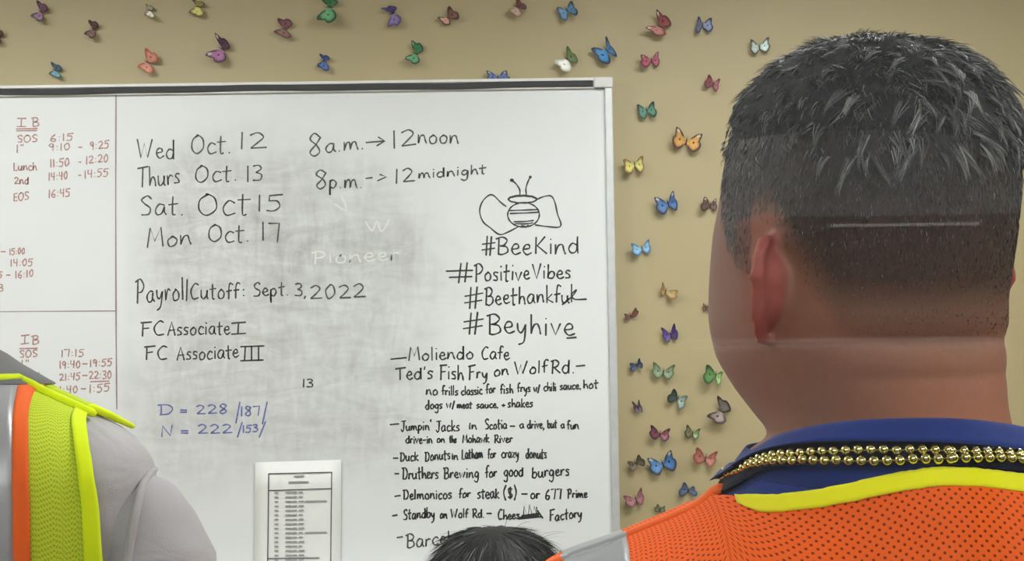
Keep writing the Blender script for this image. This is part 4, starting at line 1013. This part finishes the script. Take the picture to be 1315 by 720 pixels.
# clipped sides and back
N_ = 42000
PH = rsd.uniform(-math.pi, math.pi, N_); ZZ = ZC0+rsd.uniform(.045, .19, N_)
PP, NN = normals_at(man, PH, ZZ); dd_, rr_, ps_, _, _ = density(man, PP)
DN = np.array([0, 0, -1.0])+NN*NN[:, 2:3]; DN /= (np.linalg.norm(DN, axis=1, keepdims=True)+1e-6); SD = np.cross(NN, DN)
for i in np.where((rsd.uniform(size=N_) < dd_*.95) & (ps_ > 42))[0]:
    nn, down, side, r = NN[i], DN[i], SD[i], rr_[i]
    L = np.interp(r, [.05, .09, .15, .19], [.0012, .0022, .0042, .0055])*rsd.uniform(.7, 1.2)
    sw = rsd.normal(0, .35); S.append((strand(PP[i]-nn*.0003, nn*.5+down*.8+side*sw*.5, down+nn*.05+side*sw, L, 4), rsd.uniform(.00012, .00024)))
    mixr = np.interp(r, [.05, .13], [0, 1]); g_ = rsd.uniform(34, 70) if rsd.uniform() < .86 else rsd.uniform(100, 150)
    g_ += float(np.interp(ps_[i], [60, 130], [38, 0])); C.append(grey(g_, 12*(1-mixr)+1))
for c_ in range(150):     # grey tufts on the crown, highlights painted into their lighter greys
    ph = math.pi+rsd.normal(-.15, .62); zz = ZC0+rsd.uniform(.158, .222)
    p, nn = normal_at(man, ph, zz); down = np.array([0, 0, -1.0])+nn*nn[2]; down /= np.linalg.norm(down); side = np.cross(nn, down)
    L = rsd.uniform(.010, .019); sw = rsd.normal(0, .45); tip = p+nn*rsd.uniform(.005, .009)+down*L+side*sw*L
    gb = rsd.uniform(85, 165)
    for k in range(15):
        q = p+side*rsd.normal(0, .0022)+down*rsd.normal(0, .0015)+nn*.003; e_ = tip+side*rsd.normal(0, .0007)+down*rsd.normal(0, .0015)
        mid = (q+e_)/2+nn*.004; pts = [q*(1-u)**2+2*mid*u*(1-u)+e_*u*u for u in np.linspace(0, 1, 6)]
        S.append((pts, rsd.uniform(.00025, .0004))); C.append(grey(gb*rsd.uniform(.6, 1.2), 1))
hs = hair_strands('hair_strands', S, R1, C)

# polo shirt
polo_top = lambda p: 1.580
loft_cloth('polo_shirt', man, .95, 1.575, .0045, M_BLUE, R1, n=96, step=.008)
for side in (-1, 1):
    tube_cloth('sleeve', [(MX+side*.165, MY, 1.44), (MX+side*.205, MY-.003, 1.40), (MX+side*.235, MY-.008, 1.20)], [.052, .060, .062], M_BLUE, R1)
legs_and_shoes(man, R1, 1.0)
# collar: stands round the neck, folds over and down
COL_TOP = [(940,600),(960,582),(975,567),(1000,556),(1040,546),(1080,540),(1150,536),(1220,536),(1270,540),(1315,547),(1400,575)]
LEAF = [(915,622),(925,611),(945,592),(970,578),(1000,571),(1050,566),(1100,565),(1200,566),(1250,569),(1315,576),(1400,600)]
phs = np.linspace(-math.pi, math.pi, 121)
def curve_z(form, curve, off, zlo, zhi, front_z, lim=(-2.2, 2.55)):
    z = []
    for p in phs:
        pp_ = p if p < 0 else p
        s_ = solve(form, pp_, off, curve, zlo, zhi) if abs(p) > 1.45 else None
        z.append(s_)
    idx = [i for i, v in enumerate(z) if v is not None]
    out = []
    for i, p in enumerate(phs):
        if z[i] is not None: out.append(z[i]); continue
        back = np.median([z[j] for j in idx]); a = abs(p)
        edge = [j for j in idx if (phs[j] < 0) == (p < 0)]
        j = min(edge or idx, key=lambda q: abs(phs[q]-p)); u = max(0.0, 1-a/1.0)**.8 if a < abs(phs[j]) else 0
        out.append(z[j]*(1-u)+front_z*u)
    out = np.array(out); k = np.ones(7)/7
    e = np.concatenate([out[-4:-1], out, out[1:4]]); return np.convolve(e, k, 'valid')
zt = curve_z(neckform, COL_TOP, .0085, 1.545, 1.63, 1.56); zl = curve_z(neckform, LEAF, .014, 1.53, 1.60, 1.52)
prof = []
zl = np.array([min(z, 1.567-.02*max(0, 1.45-abs(p))) if abs(p) < 1.55 else z for z, p in zip(zl, phs)]); zl = np.convolve(np.concatenate([zl[-4:-1], zl, zl[1:4]]), np.ones(7)/7, 'valid')
for i, p in enumerate(phs[:-1]):
    a = zt[i]; b = min(zl[i], a-.006); lo = 1.556
    lo = min(1.556, a-.01); col = [(lo, .003), (lo+(a-lo)*.5, .004), (a-.002, .005), (a, .0065), (a, .0085), (a-.002, .0105), (a+(b-a)*.4, .012), (a+(b-a)*.75, .0135), (b, .015), (b+.0004, .0132)]
    for z, of in col:
        prof.append(neckform.pt(p, z, of))
nc = 10; V = prof; n = len(phs)-1; F_ = []
for i in range(n):
    j = (i+1) % n
    for q in range(nc-1): F_.append((i*nc+q, i*nc+q+1, j*nc+q+1, j*nc+q))
cloth('polo_collar', V, F_, M_BLUE, R1, thick=0.0012)
# dark band painted in for the shade under the collar leaf
V = []
for i, p in enumerate(phs[:-1]):
    b = min(zl[i], zt[i]-.006)
    for z, of in ((b+.003, .0085), (b-.004, .0088), (b-.011, .0092)): V.append(neckform.pt(p, z, of))
F_ = []
for i in range(n):
    j = (i+1) % n
    for q in range(2): F_.append((i*3+q, i*3+q+1, j*3+q+1, j*3+q))
cloth('collar_shade', V, F_, M_COLSHADE, R1, thick=0.0012)['label'] = 'dark navy band standing in for shade under the folded blue collar'

# vest
NECK = [(905,630),(912,629),(940,637),(1000,638),(1050,632),(1100,622),(1150,611),(1200,604),(1250,605),(1315,613),(1400,622)]
VO = 0.0125
ncache = {}
def neck_top(x):
    "top edge of the vest at offset x from the middle of the trunk"
    k_ = round(x, 4)
    if k_ in ncache: return ncache[k_]
    zr = man.ridge(x, VO)
    cx = [c[0] for c in NECK]; cy = [c[1] for c in NECK]; best = None
    for z in np.linspace(1.52, 1.60, 160):
        if z > zr: break
        y = man.skin_y(x, z, VO); q = proj((MX+x, y, z)); d = abs(q[1]-np.interp(q[0], cx, cy))
        if best is None or d < best[0]: best = (d, z)
    r = zr if best is None or best[0] > 2.5 else min(zr, best[1])
    ncache[k_] = r; return r
def smoothf(f, w=.004): return lambda x: (f(x-w)+2*f(x)+f(x+w))/4
nts = smoothf(neck_top)
def vt(x): return nts(x) if abs(x) < .122 else man.ridge(x, VO)
def rdg(form, off): return lambda x: form.ridge(x, off)
def VSL(x, d): return np.sign(x)*.012*(1-np.exp(-d/.03))
column_panel('back_panel', man, np.linspace(-.176, .176, 140), vt, 1.0, VO, M_ORANGE, R1, wave=.0012, nz=90, slant=lambda x, d: VSL(x, d)*np.clip((abs(x)-.05)/.12, 0, 1))
for s_ in (-1, 1):
    column_panel('reflective_tape', man, s_*np.linspace(.174, .212, 10)[::s_], rdg(man, VO+.0012), 1.0, VO+.0012, M_SILVER, R1, slant=VSL)['label'] = 'silver reflective tape'
    column_panel('reflective_tape', man, s_*np.linspace(.174, .212, 10)[::s_], rdg(man, VO+.0012), 1.0, VO+.0012, M_SILVER, R1, front=True)['label'] = 'silver reflective tape'
    column_panel('side_panel', man, s_*np.linspace(.210, .232, 6)[::s_], rdg(man, VO), 1.05, VO, M_ORANGE, R1)
    column_panel('front_panel', man, s_*np.linspace(.060, .232, 50)[::s_], lambda x: vt(x) if abs(x) > .128 else max(1.12, vt(.128)-(.128-abs(x))*5.0), 1.0, VO, M_ORANGE, R1, front=True)
    # seam along the shoulder
    xs = np.linspace(.116, .173, 14)
    pts = [(MX+s_*x, MY-.004, vt(s_*x)+.0005) for x in xs]
    v, f = tube(pts, .0046, 10, 0.7); cloth('shoulder_seam', v, f, M_ORANGE_S, R1, thick=0)
    pts = [(MX+s_*x, MY-.004, vt(s_*x)+.0008) for x in np.linspace(.173, .213, 6)]; v, f = tube(pts, .0042, 10, 0.7); cloth('shoulder_seam', v, f, M_SILVER, R1, thick=0)['label'] = 'silver tape folded over the shoulder'
    xs = np.linspace(.213, .230, 6); pts = [(MX+s_*x, MY-.004, vt(s_*x)+.0005) for x in xs]
    v, f = tube(pts, .0046, 10, 0.7); cloth('shoulder_seam', v, f, M_ORANGE_S, R1, thick=0)
# yellow neck binding
xs = np.linspace(-.1135, .1135, 100)
column_panel('neck_binding', man, xs, lambda x: vt(x)+.0012, 0, VO+.0016, M_YEL_S, R1, nz=6, pw=1.0, botf=lambda x: vt(x)-.0066*min(1, (.1175-abs(x))/.012)-.0006, thick=.0016)['label'] = 'bright yellow neck binding'

# gold bead strands
BEAD_U = [(921,616),(925,611),(933,603),(945,596),(960,590),(975,586),(1000,583),(1040,580),(1090,578),(1170,577),(1210,578),(1250,579),(1290,580),(1315,581),(1400,600)]
BEAD_L = [(928,611),(938,604),(950,598),(960,595),(985,592),(1010,590.5),(1040,590),(1065,591),(1090,592),(1155,591),(1200,588.5),(1240,587.5),(1280,587),(1315,588),(1400,606)]
beadv = ellipsoid((0, 0, 0), (.0029, .0029, .0029), 14, 10)
bme = bpy.data.meshes.new('bead'); bme.from_pydata(beadv[0], [], beadv[1]); bme.materials.append(M_GOLD); bme.polygons.foreach_set('use_smooth', [True]*len(bme.polygons))
def necklace(curve, label, drop, off):
    T = thing('bead_necklace', label, 'necklace', (MX, MY-.09, 1.57), group='strands of gold beads')
    z = curve_z(neckform, curve, off, 1.53, 1.60, drop)
    P = []
    for i, p in enumerate(phs[:-1]):
        zz = z[i]; fr = max(0, math.cos(p)); w = abs(math.sin(p))
        P.append(Vector(neckform.pt(p, zz, off-.0055*max(0, min(1, (2.1-abs(p))/.4)))))
    ia = [i for i, p in enumerate(phs[:-1]) if abs(p) < 1.15]; pa, pb = P[ia[0]-1], P[ia[-1]+1]; xm = (pa.x+pb.x)/2
    for j, i in enumerate(ia):
        t_ = (j+1)/(len(ia)+1)*2-1; q = (pa if t_ < 0 else pb); zz = drop+(q.z-drop)*abs(t_)**1.6; xx = xm+(q.x-xm)*math.sin(abs(t_)*math.pi/2)
        yf = man.skin_y(xx-MX, min(zz, 1.57), VO+.004, True); P[i] = Vector((xx, yf*(1-abs(t_)**6)+q.y*abs(t_)**6, zz))
    # resample at bead pitch, with the slight irregularity of a worn string
    acc = []; n = len(P); pitch = .0066; dist = 0; nxt = 0
    loop = [q for i in range(n) for q in [P[i].lerp(P[(i+1) % n], t_/6) for t_ in range(6)]]+[P[0]]
    for i in range(len(loop)-1):
        seg = (loop[i+1]-loop[i]).length
        while nxt <= dist+seg: acc.append(loop[i].lerp(loop[i+1], (nxt-dist)/seg if seg else 0)); nxt += pitch
        dist += seg
    O_ = Vector(T.location); v, f = tube([p-O_ for p in acc]+[acc[0]-O_], .0005, 5); mesh_obj('string', v, f, M_STRING, T)
    for i, p in enumerate(acc[:290]):
        b = bpy.data.objects.new('bead', bme); COL.objects.link(b); b.parent = T; b.location = p-O_+Vector((0, 0, rnd.uniform(-.0003, .0003))); 
necklace(BEAD_U, 'upper strand of gold beads lying against the blue collar', 1.40, .0125)
necklace(BEAD_L, 'lower strand of gold beads, just over the yellow vest edge', 1.38, .0135)

# ================================================================= tall worker in the lime vest
LX, LY = -0.545, 1.06
k = 1.045; ZC1 = 1.648; Y1 = math.radians(-4)
rows = [(0.94,0,0,.178,.11,.118,2.4,0),(1.05,0,0,.182,.12,.12,2.4,0),(1.18,0,0,.175,.125,.108,2.4,0),(1.33,0,0,.188,.125,.115,2.4,0),
        (1.42,0,0,.200,.122,.122,2.4,0),(1.48,0,0,.212,.115,.124,2.3,0),(1.525,0,0,.213,.105,.120,2.2,0),(1.550,0,0,.200,.095,.114,2.2,0),
        (1.572,0,0,.172,.088,.108,2.2,0),(1.603,0,0,.110,.075,.100,2.2,0),(1.620,-.004,.002,.084,.062,.090,2.2,0),(1.635,-.014,.006,.078,.058,.084,2.2,0)]
head1 = dict(zq=ZC1+.15*k, h=.083*k, chin=ZC1, s=k, yaw=Y1, cx=-.030, cy=.012)
rows += head_rows(ZC1, k, -.030, .012, Y1)
tall = Form(rows, (LX, LY), head1)
R2 = thing('person', 'worker at the left edge in a lime mesh safety vest over a light grey shirt', 'person', (LX, LY, 0), group='people facing the whiteboard')
def plain_color(form, hair):
    def fn(V):
        d, r, ps, x, y = density(form, V); skin = np.array(lin((190, 140, 118))[:3]); h = np.array(lin(hair)[:3])
        e = (np.abs(x) > .078*form.head['s'])*(r > .05)*(r < .132); d = d*(1-e)
        return skin*(1-d[:, None])+h*d[:, None]
    return fn
build_body(tall, R2, k, vox=.0045, colorfn=plain_color(tall, (60, 45, 38)), arm=dict(sh=(.195, 0, 1.475), el=(.262, -.02, 1.19), wr=(.275, .06, .94)))
def simple_hair(form, root, edge, n, col, L, seed, off=.006, base=M_SCALP, label=None, wid=.0004):
    hd = form.head; k = hd['s']; V = []; nph, nz = 90, 34
    for j in range(nz):
        for i in range(nph):
            ph = 2*math.pi*i/nph; z0 = hd['chin']+edge(ph)*k; z1 = hd['zq']+hd['h']*.9995
            z = z0+(z1-z0)*math.sin(j/(nz-1)*math.pi/2)**.9; p, nn = normal_at(form, ph, min(z, z1-1e-4))
            if j == nz-1: nn = np.array([0, 0, 1.0])
            V.append(p+nn*off*min(1, .2+j/5))
    V = np.array(V)-np.array(root.location); F_ = grid_faces(nz, nph, wrap=True); F_.append(tuple((nz-1)*nph+i for i in range(nph)))
    o = mesh_obj('hair', V.tolist(), F_, base, root)
    if label: o['label'] = label
    rs_ = np.random.RandomState(seed); S = []; C = []
    for _ in range(n):
        ph = rs_.uniform(-math.pi, math.pi); u = rs_.uniform(); z0 = hd['chin']+edge(ph)*k; z = z0+(hd['zq']+hd['h']*.99-z0)*u
        p, nn = normal_at(form, ph, z); down = np.array([0, 0, -1.0])+nn*nn[2]; down /= (np.linalg.norm(down)+1e-6); side = np.cross(nn, down)
        sw = rs_.normal(0, .25); S.append((strand(p+nn*off*.9, nn*.14+down+side*sw*.6, down+side*sw*.4-nn*.2, L*rs_.uniform(.6, 1.2), 5), wid*rs_.uniform(.6, 1.2)))
        g_ = col*rs_.uniform(.5, 1.4); C.append(np.array(lin((g_*1.08, g_, g_*.95))[:3]))
    return hair_strands('hair_strands', S, root, C)
simple_hair(tall, R2, lambda ph: float(np.interp(abs(math.degrees(math.atan2(math.sin(ph), math.cos(ph)))), *HL))+.01, 1500, 50, .012, 3)
loft_cloth('shirt', tall, .98, 1.628, .005, M_GREY, R2, n=96, step=.01)
legs_and_shoes(tall, R2, k)
for s_ in (-1, 1):
    tube_cloth('sleeve', [(LX+s_*.165, LY, 1.502), (LX+s_*.208, LY-.004, 1.465), (LX+s_*.232, LY-.01, 1.38), (LX+s_*.254, LY-.02, 1.20)], [.046, .058, .064, .064], M_GREY, R2, wob=.0022)
# stitched seam where the sleeve is set in, and soft creases, laid on the cloth
bpy.context.view_layer.update(); DG = bpy.context.evaluated_depsgraph_get()
def on_cloth(line_, r, name, mat, root):
    P = []
    for q in smooth_line(line_, 5):
        ok, loc, nrm, *_ = SC.ray_cast(DG, CAM_POS, ray(*q))
        if ok and loc.y < 1.4: P.append(tuple(loc-ray(*q)*r*.35))
    if len(P) > 3: v, f = tube(P, [r*(.3+.7*math.sin(math.pi*(i+.5)/len(P))**.4) for i in range(len(P))], 8); cloth(name, v, f, mat, root, thick=0)
on_cloth([(200, 602), (189, 612), (181, 630), (175, 655), (169, 690), (165, 730)], .0042, 'armhole_seam', M_GREY, R2)
on_cloth([(194, 606), (184, 617), (176, 635), (170, 660), (164, 690), (160, 730)], .0022, 'armhole_seam', M_GREY, R2)
# collar of the shirt, leaf standing away
V = []
nn_ = 64
for i in range(nn_):
    ph = 2*math.pi*i/nn_; b = abs(math.cos(ph/2))    # 1 at the front
    for z, of in ((1.600, .004), (1.625, .005), (1.640, .007), (1.642, .011), (1.634, .013), (1.624, .017), (1.616-.012*b, .020)):
        V.append(tall.pt(ph, z if z > 1.6 or True else z, of))
F_ = []
for i in range(nn_):
    j = (i+1) % nn_
    for q in range(6): F_.append((i*7+q, i*7+q+1, j*7+q+1, j*7+q))
cloth('shirt_collar', V, F_, M_GREYD, R2, thick=.0015)['label'] = 'darker grey shirt collar'
VO1 = .013
t1 = lambda x: min(tall.ridge(x, VO1), 1.612)
t1o = lambda e: (lambda x: min(tall.ridge(x, VO1+e), 1.612))
SL = lambda x, d: np.sign(x)*.034*(1-np.exp(-d/.035))
column_panel('back_panel', tall, np.linspace(-.162, .162, 90), t1, 1.05, VO1, M_LIME, R2, wave=.0012, slant=SL)
for s_ in (-1, 1):
    column_panel('reflective_tape', tall, s_*np.linspace(.072, .110, 8)[::s_], t1o(.0022), 1.05, VO1+.0022, M_SILVER, R2, slant=SL, wave=.0012)['label'] = 'silver reflective tape'
    column_panel('tape_border', tall, s_*np.linspace(.109, .121, 5)[::s_], t1o(.0026), 1.05, VO1+.0026, M_ORANGE_S, R2, slant=SL, wave=.0012)['label'] = 'bright orange tape border'
    column_panel('tape_border', tall, s_*np.linspace(.061, .073, 5)[::s_], t1o(.0026), 1.05, VO1+.0026, M_ORANGE_S, R2, slant=SL, wave=.0012)['label'] = 'bright orange tape border'
    column_panel('armhole_binding', tall, s_*np.linspace(.156, .167, 5)[::s_], t1o(.0030), 1.15, VO1+.0030, M_LIME_S, R2, slant=SL)['label'] = 'plain lime binding'
    column_panel('front_panel', tall, s_*np.linspace(.040, .165, 40)[::s_], lambda x: tall.ridge(x, VO1)+.001 if abs(x) > .10 else max(1.2, tall.ridge(.10, VO1)-(.10-abs(x))*5.0), 1.05, VO1, M_LIME, R2, front=True)
    xs = np.linspace(.035, .172, 24); pts = [(LX+s_*x, tall.skin_y(s_*x, t1(s_*x), VO1+.001)-.004, t1(s_*x)+.002) for x in xs]
    v, f = tube(pts, .0048, 8, 0.8); cloth('shoulder_binding', v, f, M_LIME_S, R2, thick=0)
    pts = [(LX+s_*.165, LY-.004, t1(.165)+.002), (LX+s_*.176, LY+.01, t1(.168)-.004), (LX+s_*.190, LY+.03, t1(.168)-.016)]
    v, f = tube(pts, [.006, .005, .0035], 8, 0.7); cloth('shoulder_binding', v, f, M_LIME_S, R2, thick=0)

# ================================================================= dark haired person, lower, between the two
WX, WY = -0.026, 1.40
k = .80; HT = at(650, 683, 1.38).z; ZC2 = HT-.008-.233*.80*1.03; k2 = .90
ZC2 = HT-.012-.233*k2
rows = [(z*k*1.0+0.0, 0, 0, w*.86, f*.84, b*.84, n_, 0) for z, w, f, b, n_ in
        ((0.92,.17,.11,.115,2.4),(1.02,.165,.12,.12,2.4),(1.12,.150,.115,.10,2.4),(1.25,.160,.125,.105,2.4),(1.35,.175,.12,.11,2.4),(1.42,.19,.11,.112,2.2),(1.455,.175,.09,.105,2.2),(1.48,.13,.075,.09,2.2),(1.505,.08,.06,.075,2.2))]
dz = ZC2-.03-rows[-1][0]
rows = [(r[0]+dz*(i/(len(rows)-1)),)+r[1:] for i, r in enumerate(rows)]
rows += [(ZC2-.012, 0, .004, .062, .05, .062, 2.2, 0)]
head2 = dict(zq=ZC2+.15*k2, h=.083*k2, chin=ZC2, s=k2, yaw=math.radians(-6), cx=0.0, cy=.008)
rows += head_rows(ZC2, k2, 0, .008, math.radians(-6))
short = Form(rows, (WX, WY), head2)
R3 = thing('person', 'shorter person with glossy black hair whose crown shows at the bottom edge', 'person', (WX, WY, 0), group='people facing the whiteboard')
zs_ = rows[5][0]
build_body(short, R3, k, vox=.0045, colorfn=plain_color(short, (20, 17, 16)), arm=dict(sh=(.155, 0, zs_-.02), el=(.195, -.02, zs_-.25), wr=(.21, .05, zs_-.44)))
edge2 = lambda ph: float(np.interp(abs(math.degrees(math.atan2(math.sin(ph), math.cos(ph)))), [0, 50, 75, 100, 180], [.195, .17, .10, .03, .0]))
M_HAIRSAVE = M_HAIR
simple_hair(short, R3, edge2, 6500, 6, .045, 9, off=.012, base=M_BLACKHAIR, label='glossy black hair', wid=.00055)
rs3 = np.random.RandomState(4); S = []; C = []
for _ in range(34):     # a few stray hairs
    ph = rs3.uniform(1.2, 2.6) if rs3.uniform() < .7 else rs3.uniform(-2.6, 2.6); z = head2['zq']+head2['h']*rs3.uniform(.5, .96)
    p, nn = normal_at(short, ph, z); down = np.array([0, 0, -1.0])+nn*nn[2]; down /= np.linalg.norm(down)
    S.append((strand(p+nn*.012, nn*.9+down*.4+rs3.normal(0, .2, 3), down+nn*.2+rs3.normal(0, .2, 3), rs3.uniform(.02, .04), 7), .0003)); C.append(np.array(lin((60, 56, 54))[:3]))
hair_strands('stray_hairs', S, R3, C)
loft_cloth('knit_top', short, rows[0][0]+.04, ZC2-.03, .005, M_DARKS, R3)
for s_ in (-1, 1):
    tube_cloth('sleeve', [(WX+s_*.14, WY, zs_-.022), (WX+s_*.168, WY-.005, zs_-.06), (WX+s_*.192, WY-.02, zs_-.25)], [.042, .050, .046], M_DARKS, R3)
legs_and_shoes(short, R3, k)
# ------------------------------------------------------------------ clear acrylic partition the picture was taken through
PNY = 0.33
t = NT('clear_acrylic')
fr_ = t.n('ShaderNodeFresnel'); fr_.inputs['IOR'].default_value = 1.49
gl = t.n('ShaderNodeBsdfGlossy'); gl.inputs['Roughness'].default_value = 0.0
tr = t.n('ShaderNodeBsdfTransparent'); tr.inputs[0].default_value = (0.99, 0.99, 0.985, 1); mx = t.n('ShaderNodeMixShader')
t.l(t.math('MULTIPLY', fr_.outputs[0], 1.0), mx.inputs[0]); t.l(tr.outputs[0], mx.inputs[1]); t.l(gl.outputs[0], mx.inputs[2]); t.l(mx.outputs[0], t.out.inputs[0])
M_ACR = t.m
M_SCR = simple('scuffed_acrylic_edge', (225, 225, 215), 0.5)
PT = thing('partition', 'clear acrylic partition standing between the camera and the man in orange', 'partition', (0.2, PNY, 0))
box('pane', -0.9, 0.9, -0.002, 0.002, 0.75, 2.15, M_ACR, PT)
box('frame', -0.93, -0.9, -0.015, 0.015, 0.02, 2.15, M_ALU, PT, bevel=.002)
box('frame', 0.9, 0.93, -0.015, 0.015, 0.02, 2.15, M_ALU, PT, bevel=.002)
box('frame', -0.93, 0.93, -0.015, 0.015, 2.15, 2.18, M_ALU, PT, bevel=.002)
box('frame', -0.9, 0.9, -0.015, 0.015, 0.72, 0.75, M_ALU, PT, bevel=.002)
for sx in (-.915, .915): box('foot', sx-.03, sx+.03, -0.2, 0.2, 0.0, 0.02, M_ALU, PT, bevel=.003)
